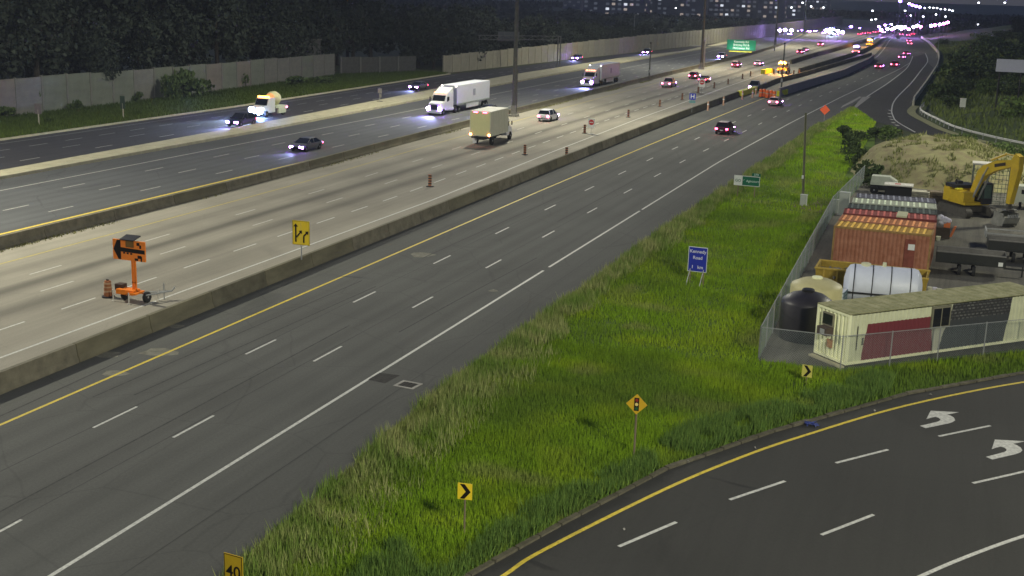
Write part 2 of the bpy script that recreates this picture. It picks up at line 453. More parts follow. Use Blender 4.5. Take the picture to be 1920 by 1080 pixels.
# bottom right ramp
RE = [G(*p) for p in [(740, 1180), (880, 1080), (1050, 985), (1250, 880), (1450, 810), (1700, 740), (1920, 700)]]
RE = RE + [(RE[-1][0] + 9, RE[-1][1] + 8.5), (RE[-1][0] + 40, RE[-1][1] + 25)]
mb = MB(); mb.poly([(x, y, .02) for x, y in RE] + [(70, 60, .02), (60, -40, .02), (-18, -40, .02), (-17, 10, .02)])
structure('ramp_road', mb, asph_ramp)
kb = MB()
for (x0, y0), (x1, y1) in zip(RE, RE[1:]):
    n = max(1, int(math.hypot(x1 - x0, y1 - y0) / 1.1))
    for k in range(n):
        t0, t1 = k / n, (k + .93) / n
        xa, ya, xb, yb = x0 + (x1 - x0) * t0, y0 + (y1 - y0) * t0, x0 + (x1 - x0) * t1, y0 + (y1 - y0) * t1
        d = math.hypot(xb - xa, yb - ya) or 1; nx, ny = (yb - ya) / d * .11, -(xb - xa) / d * .11
        h = .09 + random.random() * .05
        kb.add([(xa - nx, ya - ny, 0), (xb - nx, yb - ny, 0), (xb + nx, yb + ny, 0), (xa + nx, ya + ny, 0), (xa - nx, ya - ny, h), (xb - nx, yb - ny, h), (xb + nx, yb + ny, h), (xa + nx, ya + ny, h)],
               [(4, 5, 6, 7), (0, 1, 5, 4), (1, 2, 6, 5), (2, 3, 7, 6), (3, 0, 4, 7)])
structure('kerb', kb, M('dirty_kerb', (.12, .11, .075), .95, .35, 2))
pline('yellow_line_marking', [G(*p) for p in [(800, 1175), (945, 1080), (1020, 1032), (1243, 920), (1380, 862), (1500, 820), (1700, 761), (1920, 717)]] + [(11, 72)], .17, paint_y, .027)
for a, b in [((1368, 938), (1472, 903)), ((1567, 869), (1665, 844)), ((1760, 819), (1857, 799)), ((1160, 1026), (1268, 980)), ((1540, 1004), (1638, 966)), ((1824, 907), (1925, 884)), ((900, 1140), (1020, 1092))]:
    pline('lane_line_marking', [G(*a), G(*b)], .15, paint_w, .027)
pline('edge_line_marking', [G(1560, 1160), G(1730, 1080), G(1820, 1042), G(1920, 1006), G(2100, 950)], .17, paint_w, .027)
arr = [(45, 570), (150, 612), (400, 560), (560, 527), (635, 503), (680, 470), (655, 420), (600, 387), (540, 365), (640, 348), (750, 325), (240, 298), (162, 450), (240, 425), (320, 410), (375, 422), (412, 450), (410, 472), (375, 492), (200, 535)]
A1 = [G(1720 + a / 9.6, 740 + b / 9.6) for a, b in arr]
p0 = G(1720 + 240 / 9.6, 740 + 298 / 9.6); p1 = G(1720 + 1395 / 9.6, 740 + 818 / 9.6)
structure('turn_arrow_marking', MB().poly([(x, y, .027) for x, y in A1]), paint_w)
structure('turn_arrow_marking', MB().poly([(x + p1[0] - p0[0], y + p1[1] - p0[1], .027) for x, y in A1]), paint_w)
seam = M('sealed_seam', (.035, .035, .033), .7, .3, 2)
for f_, a_, b_ in ((lambda y: -33.78 + .12 * math.sin(y * .06), -40, 150), (lambda y: -30.05 + .1 * math.sin(y * .05 + 1), -40, 190), (lambda y: -24.2 + .2 * math.sin(y * .04), 20, 140)): line('sealed_seam_line', f_, a_, b_, .05, seam, .005)
tyre = M('tyre_mark', (.05, .05, .047), .9, .4, 4)
for k, (x0, y0, L, dx) in enumerate(((-36.2, 44, 26, .5), (-34.7, 45, 24, .5), (-31.0, 30, 30, -.4), (-35.0, 78, 30, .3), (-28.3, 60, 22, .5), (-30.9, 96, 34, -.3), (-35.9, 110, 30, .2), (-38.0, 36, 14, -.6))):
    pline('tyre_mark_line', [(x0, y0), (x0 + dx * .3, y0 + L * .4), (x0 + dx, y0 + L)], .09, tyre, .0045)
for k, (px, py, w_) in enumerate(((300, 660, 22), (215, 700, 16), (790, 478, 14), (330, 612, 10), (200, 665, 18), (1390, 440, 10), (925, 545, 6))):
    q = [G(px + w_ * 1.6 * math.cos(t_) * (1 + .3 * math.sin(3 * t_ + k)), py + w_ * .35 * math.sin(t_)) for t_ in np.arange(0, 2 * PI, .7)]
    structure('pale_scuff_path', MB().poly([(x_, y_, .0042) for x_, y_ in q]), M('pale_scuff', (.17, .165, .13), .95, .35, 2))
q = [G(*p) for p in [(1290, 893), (1340, 903), (1400, 925)]]
# dark repair patches, drain and leaf litter on the near shoulder
pt = M('asphalt_patch', (.035, .033, .03), .9, .4, 4)
structure('repair_patch_path', MB().poly([G(*p) + (.008,) for p in [(690, 712), (712, 699), (750, 704), (722, 719)]]), pt)
x, y = G(765, 722)
g = thing('storm_drain', 'square pale-rimmed storm drain in the shoulder asphalt', 'drain', (x, y, .004), -.1)
part('drain_frame', MB().box(0, .42, .01, 1.1, .14, .03).box(0, -.42, .01, 1.1, .14, .03).box(-.48, 0, .01, .14, .7, .03).box(.48, 0, .01, .14, .7, .03), conc_g, g)
part('drain_grate', MB().box(0, 0, .0, .8, .68, .01).box(-.2, 0, .012, .05, .68, .02).box(0, 0, .012, .05, .68, .02).box(.2, 0, .012, .05, .68, .02), pt, g)

# ------------------------------------------------------------------ barriers
def profile(h, wb, wt): return [(-wb / 2, 0), (-wb / 2, h * .1), (-wb * .3 - wt * .1, h * .35), (-wt / 2, h), (wt / 2, h), (wb * .3 + wt * .1, h * .35), (wb / 2, h * .1), (wb / 2, 0)]
def barrier(name, label, pts, h=.85, wb=.6, wt=.2, seg=6.0, mat=None, cat='barrier', group=None, gap=.06, z=0, shift=0.0):
    """pts: base line; one child per cast segment"""
    P = [Vector((p[0] + shift, p[1], 0)) for p in pts]
    cum = [0]
    for a, b in zip(P, P[1:]): cum.append(cum[-1] + (b - a).length)
    def at(s):
        s = max(0, min(cum[-1], s))
        for i in range(len(P) - 1):
            if s <= cum[i + 1] + 1e-6:
                t = (s - cum[i]) / max(1e-6, cum[i + 1] - cum[i]); return P[i].lerp(P[i + 1], t)
        return P[-1]
    root = thing(name, label, cat, (P[0].x, P[0].y, z), 0, group)
    n = max(1, round(cum[-1] / seg)); pr = profile(h, wb, wt)
    for k in range(n):
        s0, s1 = cum[-1] * k / n + gap / 2, cum[-1] * (k + 1) / n - gap / 2
        rings = []
        a, b = at(s0), at(s1)
        dd = (b - a).normalized(); nn = Vector((dd.y, -dd.x, 0))
        for p in (a, b): rings.append([(p.x - P[0].x + nn.x * u, p.y - P[0].y + nn.y * u, v) for u, v in pr])
        part('barrier_segment', MB().loft(rings, smooth=False), mat or random.choice((bar_mat, bar_mat, M('barrier_concrete_stained', (.12, .11, .075), .95, .35, .7, bump=.2), M('barrier_concrete_patched', (.165, .15, .105), .9, .3, 1.3, bump=.2))), root)
    return root
b1 = lambda y0, y1, st=12: [(c_bar1(y) - .3, y) for y in np.arange(y0, y1 + .1, st)]
barrier('concrete_barrier', 'long low concrete barrier between near asphalt lanes and concrete lanes', b1(0, 240), .95, .62, .24, 6)
ys = np.arange(0, 700, 12.)
barrier('median_barrier', 'long concrete median barrier below the light masts, dividing opposite directions', [(c_med(y) - .3, y) for y in ys[:42]], .86, .7, .3, 8)
E_ = [G(*p) for p in [(1420, 170), (1456, 155), (1500, 144), (1560, 126), (1600, 114), (1633, 104)]]
barrier('concrete_barrier', 'grey concrete barrier closing the work zone beside the blue-grey wall', E_, .95, .7, .3, 5)
F_ = [G(*p) for p in [(1460, 181), (1500, 168), (1580, 143), (1630, 119), (1637, 111)]]
blue_wall = M('blue_grey_formwork', (.24, .24, .27), .7, .3, .5, c2=(.34, .27, .27))
barrier('formwork_barrier', 'tall blue-grey barrier wall along the left edge of the near lanes', F_, 1.6, .6, .35, 6, blue_wall)
D_ = [G(*p) for p in [(1498, 137), (1540, 124), (1594, 107), (1617, 99), (1640, 87), (1652, 78), (1672, 71), (1686, 66)]]
barrier('concrete_barrier', 'winding concrete barrier behind the work truck, reaching the far traffic', D_, 1.2, .7, .3, 8)
C_ = [G(*p) for p in [(1482, 120), (1520, 108), (1560, 97), (1600, 85), (1640, 73), (1655, 68), (1670, 63)]]
barrier('concrete_barrier', 'far concrete barrier between the through lanes and the closed work strip', C_, 1.2, .7, .3, 8)
ww = M('pale_wall', (.42, .4, .32), .9, .2, .5)
barrier('parapet_wall', 'pale parapet wall along the far right edge of the exit lanes', [(c_rb(y) + .3, y) for y in (236, 240, 260, 280, 304, 340, 376, 400, 424, 447, 470, 530, 592, 644)], .95, .45, .3, 9, ww)

# guard rail round the exit bend with concrete toe strip
def rail_pts(off=0):
    base = [(-8.0, 236), (-8.0, 221), (-5.0, 206), (-.9, 191), (7.4, 176), (18.5, 164.5), (40, 149), (64, 131)]
    V = [Vector((x, y, 0)) for x, y in base]; q = []
    for i in range(len(V) - 1):
        p0, p1, p2, p3 = V[max(0, i - 1)], V[i], V[i + 1], V[min(len(V) - 1, i + 2)]
        for k in range(5):
            t = k / 5; q.append(.5 * ((2 * p1) + (p2 - p0) * t + (2 * p0 - 5 * p1 + 4 * p2 - p3) * t * t + (3 * p1 - p0 - 3 * p2 + p3) * t ** 3))
    q.append(V[-1]); out = []
    for i, p in enumerate(q):
        d = (q[min(i + 1, len(q) - 1)] - q[max(i - 1, 0)]).normalized(); out.append((p.x + d.y * -off, p.y + d.x * off, 0))
    return out
gr = thing('guard_rail', 'steel guard rail on posts round the outside of the exit bend', 'guard rail', (0, 0, 0))
rp = rail_pts(.6); rb = MB()
for p, q in zip(rp, rp[1:]):
    v0, v1 = Vector(p), Vector(q); d = (v1 - v0).normalized(); n = Vector((d.y, -d.x, 0))
    prof = [(0, .5), (.07, .56), (0, .62), (.0, .68), (.07, .74), (0, .82), (-.03, .82), (-.03, .5)]
    rb.loft([[tuple(v0 + n * u + Vector((0, 0, w))) for u, w in prof], [tuple(v1 + n * u + Vector((0, 0, w))) for u, w in prof]], False)
part('rail', rb, M('pale_rail_steel', (.5, .5, .46), .5, .15, 2, metal=.2), gr)
pmesh = MB().box(0, 0, .4, .12, .16, .8).mesh('rail_post')
for p in rp[::1]: part('rail_post', pmesh, steel, gr, p)
ta, tb = rail_pts(-.1), rail_pts(-1.5)
structure('exit_shoulder_path', MB().add([(x, y, .05) for p in zip(ta, tb) for x, y, _ in p], [(2 * i, 2 * i + 1, 2 * i + 3, 2 * i + 2) for i in range(len(ta) - 1)]), M('mossy_concrete', (.26, .26, .13), .95, .25, 1))

# ------------------------------------------------------------------ noise walls: panels between posts
nw_mat = M('noise_wall_panel', (.135, .135, .122), .95, .15, .6, bump=.3, stretch=(1, 1, 3))
nw_mats = [nw_mat] + [M('noise_wall_panel_%s' % n, c, .95, .15, .6) for n, c in (('greenish', (.125, .138, .112)), ('brownish', (.145, .132, .118)))]
def noise_wall(label, fx, y0, y1, h, step, mats, post, htab=None, name='noise_wall'):
    root = thing(name, label, 'wall', (fx(y0), y0, 0))
    n = int((y1 - y0) / step)
    for k in range(n):
        ya, yb = y0 + k * step, y0 + (k + 1) * step
        a, b = Vector((fx(ya), ya, 0)), Vector((fx(yb), yb, 0)); d = b - a; L = d.length; rz = math.atan2(d.y, d.x)
        hh = (htab(ya) if htab else h) + random.choice((0, .0, .12))
        m = MB(); nc = 4
        for r in range(nc): m.box(L / 2, 0, hh * (r + .5) / nc, L - .32, .16 + (.03 if r % 2 else 0), hh / nc - .03)
        m.box(L / 2, 0, hh / 2, L - .4, .1, hh - .04)
        part('wall_panel', m, random.choice(mats), root, (a.x - fx(y0), a.y - y0, 0), rz)
        part('wall_post', MB().box(0, 0, (hh + .1) / 2, .3, .34, hh + .1), post, root, (a.x - fx(y0), a.y - y0, 0), rz)
    return root
noise_wall('long grey panel noise wall behind the verge of the outer lanes', c_nw, 108, 231, 5, 5.0, nw_mats, nw_mat, lambda y: 5.1 - (y - 115) * .006)
noise_wall('pale ribbed noise wall on a concrete footing beyond the sign gantry', c_nw2, 250, 900, 4, 4.2, [M('pale_noise_wall', (.25, .24, .18), .95, .12, .5), M('pale_noise_wall_two', (.23, .22, .17), .95, .12, .5)], M('pale_noise_wall_post', (.28, .265, .205), .95, .1), lambda y: lerp([(250, 3.8), (382, 5.0), (500, 5.6)], y))
dark_nw = lambda y: lerp([(231, -122.7), (249, -113.8)], y)
noise_wall('dim low wall section joining the grey noise wall to the pale one', dark_nw, 231, 249, 3.5, 4.5, [M('dim_wall', (.07, .07, .065), .95, .2)], nw_mat)
s = thing('utility_shed', 'dim boxy shed with flat roof behind the low wall section', 'shed', (-131, 232, 0), .45)
part('wall', MB().box(0, 0, 3.4, 5.5, 4, 6.8), M('shed_wall', (.09, .09, .09), .9, .2), s)
part('roof', MB().box(0, 0, 6.92, 6, 4.5, .22), nw_mat, s)
part('door', MB().box(.8, -2.03, 1.1, 1, .06, 2.1), dsteel, s)

# ------------------------------------------------------------------ high light masts
lamp_glow = M('lamp_glass', (.9, .9, .8), .4, 0, emit=(1, .95, .8), estr=30)
def mast(x, y, label, power, H=40, z0=0, grp='high light masts', soft=1.1):
    r = thing('light_mast', label, 'light mast', (x, y, z0), 0, grp)
    part('pole', MB().tube((0, 0, .3), (0, 0, H), .36, .14, 12), dsteel, r)
    part('base', MB().box(0, 0, .15, 1.3, 1.3, .3).box(0, 0, .95, .75, .75, 1.4), conc_g, r)
    part('ladder_rail', MB().tube((.42, 0, .6), (.42, 0, 7), .06, .06, 6).box(.38, 0, 6.6, .2, .3, .5), dsteel, r)
    part('ring', MB().lathe([(1.0, 0), (1.1, .1), (1.0, .2), (.9, .1), (1.0, 0)], 16, (0, 0, H - .6)), steel, r)
    for k in range(8):
        t = k * PI / 4
        l = part('luminaire', MB().lathe([(.1, .35), (.3, .15), (.34, 0)], 10, (1.35 * math.cos(t), 1.35 * math.sin(t), H - .75)), steel, r)
        part('lamp', MB().lathe([(.3, 0), (.2, -.08)], 10, (1.35 * math.cos(t), 1.35 * math.sin(t), H - .76)), lamp_glow, l)
    d = bpy.data.lights.new('mast_light', 'SPOT'); d.energy = power; d.spot_size = math.radians(162); d.spot_blend = .25; d.shadow_soft_size = soft
    d.color = (1, .965, .775)
    o = bpy.data.objects.new('mast_light', d); col.objects.link(o); o.parent = r; o.location = (0, 0, H - 1)
    return r
mx1, my1 = G(966, 207, .9)
mast(-85.4, 62, 'tall light mast on the raised strip beside the outer lanes', MAST_W * 1.45)
mast(mx1 - .2, my1, 'tall dark light mast on the median behind the cream box truck', MAST_W, z0=0)
mx2, my2 = G(1316, 123, .9)
mast(mx2 - .2, my2, 'tall dark light mast on the median beside the green overhead sign', MAST_W)
mast(c_med(470) - 1.2, 470, 'far light mast on the median near the distant headlights', MAST_W)
mast(c_med(640) - 1.2, 640, 'farthest light mast on the median past all the barriers', MAST_W)
mast(30, 2, 'light mast standing inside the curving ramp', MAST_W * 1.25, 36, soft=3)
mast(30, 134, 'light mast beyond the right end of the works yard', MAST_W * .6, 34, soft=3)  # unseen mast, added out of view to brighten yard, bank and slope

# ------------------------------------------------------------------ vehicles (forward = +Y)
def glow(name, c, s): return M(name, tuple(min(1, v) for v in c), .4, 0, emit=c, estr=s)
HEAD = glow('violet_white_headlight', (.30, .13, 1.0), 300)
HEAD_W = glow('cool_white_headlight', (.26, .42, 1.0), 1100)
TAIL = glow('red_taillight', (1, .05, .13), 30)
TAIL_B = glow('bright_brake_light', (1, .12, .26), 26)
AMBER = glow('amber_lamp', (1, .33, .02), 6)
AMBER_B = glow('amber_beacon', (1, .32, .02), 400)
GLASS = M('dark_glass', (.012, .014, .018), .12, 0, spec=.6)
RIM = M('alloy_rim', (.36, .36, .37), .4, .1, metal=.2)
def P_(name, c, rough=.3): return M(name, c, rough, .06, 1, spec=.5)
paint = dict(dark=P_('dark_car_paint', (.018, .018, .022)), maroon=P_('maroon_car_paint', (.06, .012, .03)), white=P_('white_car_paint', (.62, .63, .66)),
             silver=P_('silver_car_paint', (.36, .33, .36)), red=P_('red_car_paint', (.25, .02, .03)), grey=P_('grey_car_paint', (.1, .1, .11)), pink=P_('pinkish_car_paint', (.55, .36, .42)), blue=P_('dark_blue_car_paint', (.03, .035, .08)))
plate_m = M('licence_plate', (.6, .6, .62), .5, 0)
wheel_cache = {}
def wheel(parent, x, y, r, w=.22):
    k = (r, w)
    if k not in wheel_cache:
        wheel_cache[k] = (MB().lathe([(r * .62, -w / 2), (r * .93, -w / 2), (r, -w * .32), (r, w * .32), (r * .93, w / 2), (r * .62, w / 2)], 18, axis='x').mesh('tyre'),
                          MB().lathe([(r * .1, -w * .54), (r * .22, -w * .5), (r * .6, -w * .42), (r * .64, 0), (r * .6, w * .42), (r * .22, w * .5), (r * .1, w * .54)], 14, axis='x').mesh('rim'))
    t, rm = wheel_cache[k]
    wq = part('wheel', t, rubber, parent, (x, y, r)); part('rim', rm, RIM, wq)
    return wq
def make_car(kind, name='car'):
    D = dict(sedan=(4.75, 1.82, 1.44, .93, (-1.95, -1.05, .55, 1.25), 1.02), suv=(4.7, 1.88, 1.70, 1.02, (-2.2, -1.85, .6, 1.2), 1.05), hatch=(4.3, 1.78, 1.5, .95, (-2.0, -1.55, .55, 1.15), .98), pickup=(5.6, 1.95, 1.85, 1.1, (-.75, -.6, .9, 1.5), 1.12))[kind]
    L, W, H, B, gy, R = D
    r = thing(name, 'x', 'car', (0, 0, 0))
    h = W / 2; f, k = L / 2, -L / 2
    def ring(y, zb, zt, w): return [(-w * .9, y, zb), (-w, y, zb + .22), (-w, y, zt - .2), (-w * .9, y, zt), (w * .9, y, zt), (w, y, zt - .2), (w, y, zb + .22), (w * .9, y, zb)]
    tz = B + .06 if kind != 'pickup' else 1.1
    hood = B - .04
    body = MB().loft([ring(k, .42, tz - .18, h * .86), ring(k + .1, .3, tz - .02, h * .95), ring(k + .6, .24, tz, h), ring(gy[0] + .5, .24, B + .02, h), ring(0, .22, B, h), ring(gy[3], .22, B - .02, h),
                      ring(f - .75, .24, hood - .1, h * .99), ring(f - .2, .28, hood - .2, h * .93), ring(f, .4, hood - .34, h * .8)])
    M_ = paint['grey']
    part('body', body, M_, r)
    a, b_, c_, d_ = gy; wb, wt = h * .94, h * .74
    cab = MB().loft([[(-wb, a, B - .02), (wb, a, B - .02), (wb, a + .02, B + .02), (-wb, a + .02, B + .02)], [(-wb, b_ - .1, B - .02), (wb, b_ - .1, B - .02), (wt, b_, H - .06), (-wt, b_, H - .06)],
                     [(-wb, c_ - .2, B - .02), (wb, c_ - .2, B - .02), (wt, c_ - .3, H - .04), (-wt, c_ - .3, H - .04)], [(-wb, d_, B - .04), (wb, d_, B - .04), (wb * .98, d_ + .01, B), (-wb * .98, d_ + .01, B)]], smooth=False)
    part('window_glass', cab, GLASS, r)
    part('roof', MB().loft([[(-wt * .95, b_ - .1, H - .08), (wt * .95, b_ - .1, H - .08), (wt * .9, b_ - .05, H - .02), (-wt * .9, b_ - .05, H - .02)], [(-wt * 1.02, -.4, H - .07), (wt * 1.02, -.4, H - .07), (wt * .92, -.4, H), (-wt * .92, -.4, H)],
                         [(-wt * 1.0, c_ - .25, H - .09), (wt * 1.0, c_ - .25, H - .09), (wt * .9, c_ - .3, H - .03), (-wt * .9, c_ - .3, H - .03)]]), M_, r)
    pl = MB()
    for s_ in (-1, 1):
        pl.tube((s_ * wb, d_ - .05, B), (s_ * wt, c_ - .3, H - .07), .04, .035, 5).tube((s_ * (wb + .005), -.25, B), (s_ * (wt + .02), -.3, H - .06), .045, .04, 5).tube((s_ * wb, a + .15, B), (s_ * wt, b_, H - .07), .06, .05, 5)
    part('pillars', pl, M_, r)
    part('rear_bumper', MB().loft([ring(k - .06, .3, .6, h * .84), ring(k + .12, .28, .62, h * .97)]), M_ if kind != 'pickup' else steel, r)
    part('front_bumper', MB().loft([ring(f - .12, .28, .56, h * .88), ring(f + .05, .32, .52, h * .76)]), M_ if kind != 'pickup' else steel, r)
    for s_ in (-1, 1):
        for y in (f - .85, k + .85 + (.25 if kind == 'pickup' else 0)): wheel(r, s_ * (h - .1), y, .34 if kind in ('sedan', 'hatch') else .39)
        part('headlight', MB().box(s_ * h * .68, f - .08, hood - .34, .42, .12, .22, -s_ * .25), HEAD, r)
        part('taillight', MB().box(s_ * h * .76, k - .02, tz - .28, .3, .12, .2 if kind != 'sedan' else .15), TAIL, r)
        part('side_mirror', MB().box(s_ * (h + .1), gy[3] - .35, B + .08, .2, .1, .14), M_, r)
    part('licence_plate', MB().box(0, k - .08, .62 if kind != 'pickup' else .55, .4, .03, .14), plate_m, r)
    if kind == 'pickup':
        part('cargo_bed', MB().box(0, (k + gy[0]) / 2, 1.0, 1.6, abs(k - gy[0]) - .3, .24), black, r)
    return r
protos = {k: make_car(k) for k in ('sedan', 'suv', 'hatch', 'pickup')}
used = set()
def headlamp_spot(parent, y, z, pw=900, c=(.42, .5, 1), tilt=8, x=0):
    d = bpy.data.lights.new('headlight_beam', 'SPOT'); d.energy = pw * 2.6; d.color = c; d.spot_size = math.radians(64); d.spot_blend = .7; d.shadow_soft_size = .12
    o = bpy.data.objects.new('headlight_beam', d); col.objects.link(o); o.parent = parent; o.location = (x, y, z)
    o.rotation_euler = (math.radians(90 - tilt), 0, 0)
def car(kind, pos, rz, color, label, group=None, mm=None, beam=0, cat='car', name=None):
    mats = {'grey_car_paint': paint[color]}
    if mm: mats.update(mm)
    if kind not in used:
        used.add(kind); r = protos[kind]
        r.location = (pos[0], pos[1], 0); r.rotation_euler = (0, 0, rz); r['label'] = label
        first[kind] = (r, mats)
    else:
        r = dup(protos[kind], label, (pos[0], pos[1], 0), rz, mats)
    r['category'] = cat
    r.name = name or ('parked_car' if False else 'car' if kind != 'pickup' else 'pickup_truck')
    if group: r['group'] = group
    if beam: headlamp_spot(r, 2.5, .75, beam)
    return r
first = {}
N0, S0 = 0.0, PI
def at(p, dx=0, dy=0): x, y = G(*p); return x + dx, y + dy
glow_pink = {'red_taillight': TAIL_B}
# near lanes, driving away
car('suv', at((1358, 253), -.35, 2.2), -.02, 'maroon', 'dark maroon estate car, closest car in the near asphalt lanes')
car('hatch', at((1448, 199), .2, 2.2), -.05, 'pink', 'pale pinkish hatchback just right of the orange drums by the wall', mm=glow_pink)
far_lab = ['dark red car at left of the pair at the start of the exit gore', 'red car at right of the pair level with the wall end', 'pale-lit car with round taillights ahead of the red pair', 'red car nearest ahead of the pale-lit one in the near lanes', 'small white-lit car far along the near lanes', 'small red car farthest before the bright glare of the queue']
for i, (p, c) in enumerate(zip([(1647, 129), (1677, 126), (1690, 111), (1699, 104), (1706, 85), (1704, 79)], ['red', 'red', 'silver', 'red', 'silver', 'red'])):
    car(('sedan', 'suv', 'hatch')[i % 3] if i else 'sedan', at(p, 0, 2), -.07, c, far_lab[i], mm=glow_pink)
# concrete road, driving away
car('suv', at((1014, 228), .4, 2.2), 0, 'white', 'white sport utility car with black rear window ahead of the cream box truck', mm={'red_taillight': TAIL_B})
car('pickup', at((1249, 164), 0, 2.4), 0, 'pink', 'pinkish silver pickup following two red cars on the concrete lanes', mm=glow_pink, cat='pickup')
cl = ['red hatchback beside the darker car, left of the two behind the wrong-way sign', 'dark red saloon right behind the white wrong-way sign', 'red car below the green overhead sign, left lane', 'pale car with wide taillights right of the green overhead sign', 'red car beyond the orange beacon truck, nearer of two', 'cream-lit car directly ahead of the red car past the beacon', 'bright red car alone far up the concrete lanes']
for i, (p, c) in enumerate(zip([(1298, 148), (1317, 155), (1378, 127), (1420, 124), (1499, 101), (1508, 97), (1538, 87)], ['red', 'maroon', 'red', 'silver', 'red', 'silver', 'red'])):
    car(('hatch', 'sedan', 'suv', 'hatch')[i % 4], at(p, 0, 2), -.01, c, cl[i], mm=glow_pink if i != 1 else None)
# westbound, facing the camera
car('sedan', at((562, 284), 0, 1.5), S0, 'grey', 'dark grey saloon with violet headlights, alone in the inner westbound lanes', beam=500)
car('sedan', at((915, 214), 0, 0), S0, 'dark', 'dark saloon half hidden behind the cream box truck, headlights on', beam=500)
car('suv', at((1351, 110), 0, 2), S0, 'white', 'white van-like car with paired violet headlights near the overhead sign', beam=1500)
car('suv', at((433, 239), 0, 2.5), S0, 'dark', 'dark car with violet headlights just ahead of the white service truck', beam=1500)
car('sedan', at((776, 169), 0, 2), S0, 'grey', 'grey car with violet headlights behind the small roadside sign, outer lanes', beam=1200)
car('hatch', at((1078, 113), 0, 2), S0, 'grey', 'grey car right of the sign gantry in the outer lanes', beam=1200)
car('suv', at((1210, 102), 0, 2), S0, 'dark', 'dark car by the slim pole in the outer lanes, headlights on', beam=1200)
# distant queues
xs = [(1458, 62), (1470, 60), (1482, 66), (1494, 60), (1506, 59), (1518, 61), (1530, 60), (1546, 64), (1560, 65), (1569, 66), (1579, 65)]
for i, p in enumerate(xs):
    x, y = G(*p); car(('sedan', 'hatch', 'suv')[i % 3], (x, y), S0, ('grey', 'silver', 'dark')[i % 3], 'distant westbound car shining its headlights, in the far queue by the noise wall', 'distant oncoming cars', mm={'violet_white_headlight': HEAD_W} if i in (8, 1) else None)
for i, p in enumerate([(1658, 62), (1668, 61), (1680, 61), (1690, 59), (1700, 60), (1710, 59), (1722, 58), (1732, 57), (1744, 55), (1756, 53)]):
    x, y = G(*p); car(('sedan', 'suv')[i % 2], (x, y), S0, 'grey', 'distant car facing the camera in the glare at the end of the road', 'cars in the far glare')
for i, p in enumerate([(1612, 66), (1620, 65), (1630, 64), (1640, 62), (1650, 62), (1703, 68), (1712, 66), (1690, 67), (1735, 62), (1726, 64), (1762, 62), (1772, 60)]):
    x, y = G(*p); car(('sedan', 'suv', 'hatch')[i % 3], (x, y), N0, 'red', 'distant car with red taillights in the far eastbound queue', 'distant queue of red taillights', mm=glow_pink if i % 2 else None)

# cream box truck
def big_wheel(par, x, y, w=.3, r=.5): return wheel(par, x, y, r, w)
bx, by = G(905, 271)
t = thing('box_truck', 'cream box truck with round red rear lamps driving away on the concrete lanes', 'truck', (bx - .05, by + 2.7, 0), .02)
cream = M('cream_box_paint', (.55, .54, .42), .6, .06, 1)
cargo = part('cargo_box', MB().box(0, -.5, 2.6, 2.7, 6.5, 2.95), cream, t)
rb = MB()
for k in range(11): rb.box(1.365, -3.4 + k * .58, 2.6, .03, .05, 2.75).box(-1.365, -3.4 + k * .58, 2.6, .03, .05, 2.75)
part('side_ribs', rb, cream, cargo)
part('rear_door', MB().box(0, -3.78, 2.6, 2.5, .04, 2.7), M('cream_rear_door', (.62, .62, .32), .6, .04, 1), cargo)
part('roof_panel', MB().box(0, -.5, 4.1, 2.66, 6.4, .06), M('white_roof', (.72, .7, .6), .5, .05, 1), cargo)
part('chassis', MB().box(0, .5, .85, 1.0, 8.2, .35).box(0, -3.6, .95, 2.3, .25, .2), black, t)
cabm = MB().loft([[(-1.1, 2.85, .6), (1.1, 2.85, .6), (1.1, 2.85, 2.7), (-1.1, 2.85, 2.7)], [(-1.1, 4.0, .6), (1.1, 4.0, .6), (1.05, 3.8, 2.7), (-1.05, 3.8, 2.7)], [(-1.08, 4.3, .6), (1.08, 4.3, .6), (1.02, 4.25, 1.7), (-1.02, 4.25, 1.7)], [(-1.0, 5.4, .6), (1.0, 5.4, .6), (.9, 5.3, 1.45), (-.9, 5.3, 1.45)]], False)
part('cab', cabm, paint['white'], t)
part('window', MB().box(1.09, 3.4, 2.05, .04, .8, .6), GLASS, t)
for s_ in (-1, 1):
    part('taillight', MB().lathe([(.13, -.03), (.15, 0), (.12, .03)], 12, (s_ * 1.2, -3.84, 1.32), 'y'), glow('round_rear_lamp', (1, .22, .08), 30), t)
    part('side_mirror', MB().box(s_ * 1.35, 4.1, 2.1, .12, .1, .5), black, t)
    for y in (-2.3, 4.3): big_wheel(t, s_ * 1.0, y)
part('marker_lamp', MB().box(-.6, -3.81, 4.0, .5, .03, .07).box(.6, -3.81, 4.0, .5, .03, .07), TAIL, t)
part('mud_flap', MB().box(-.95, -3.0, .45, .5, .03, .6), plate_m, t)
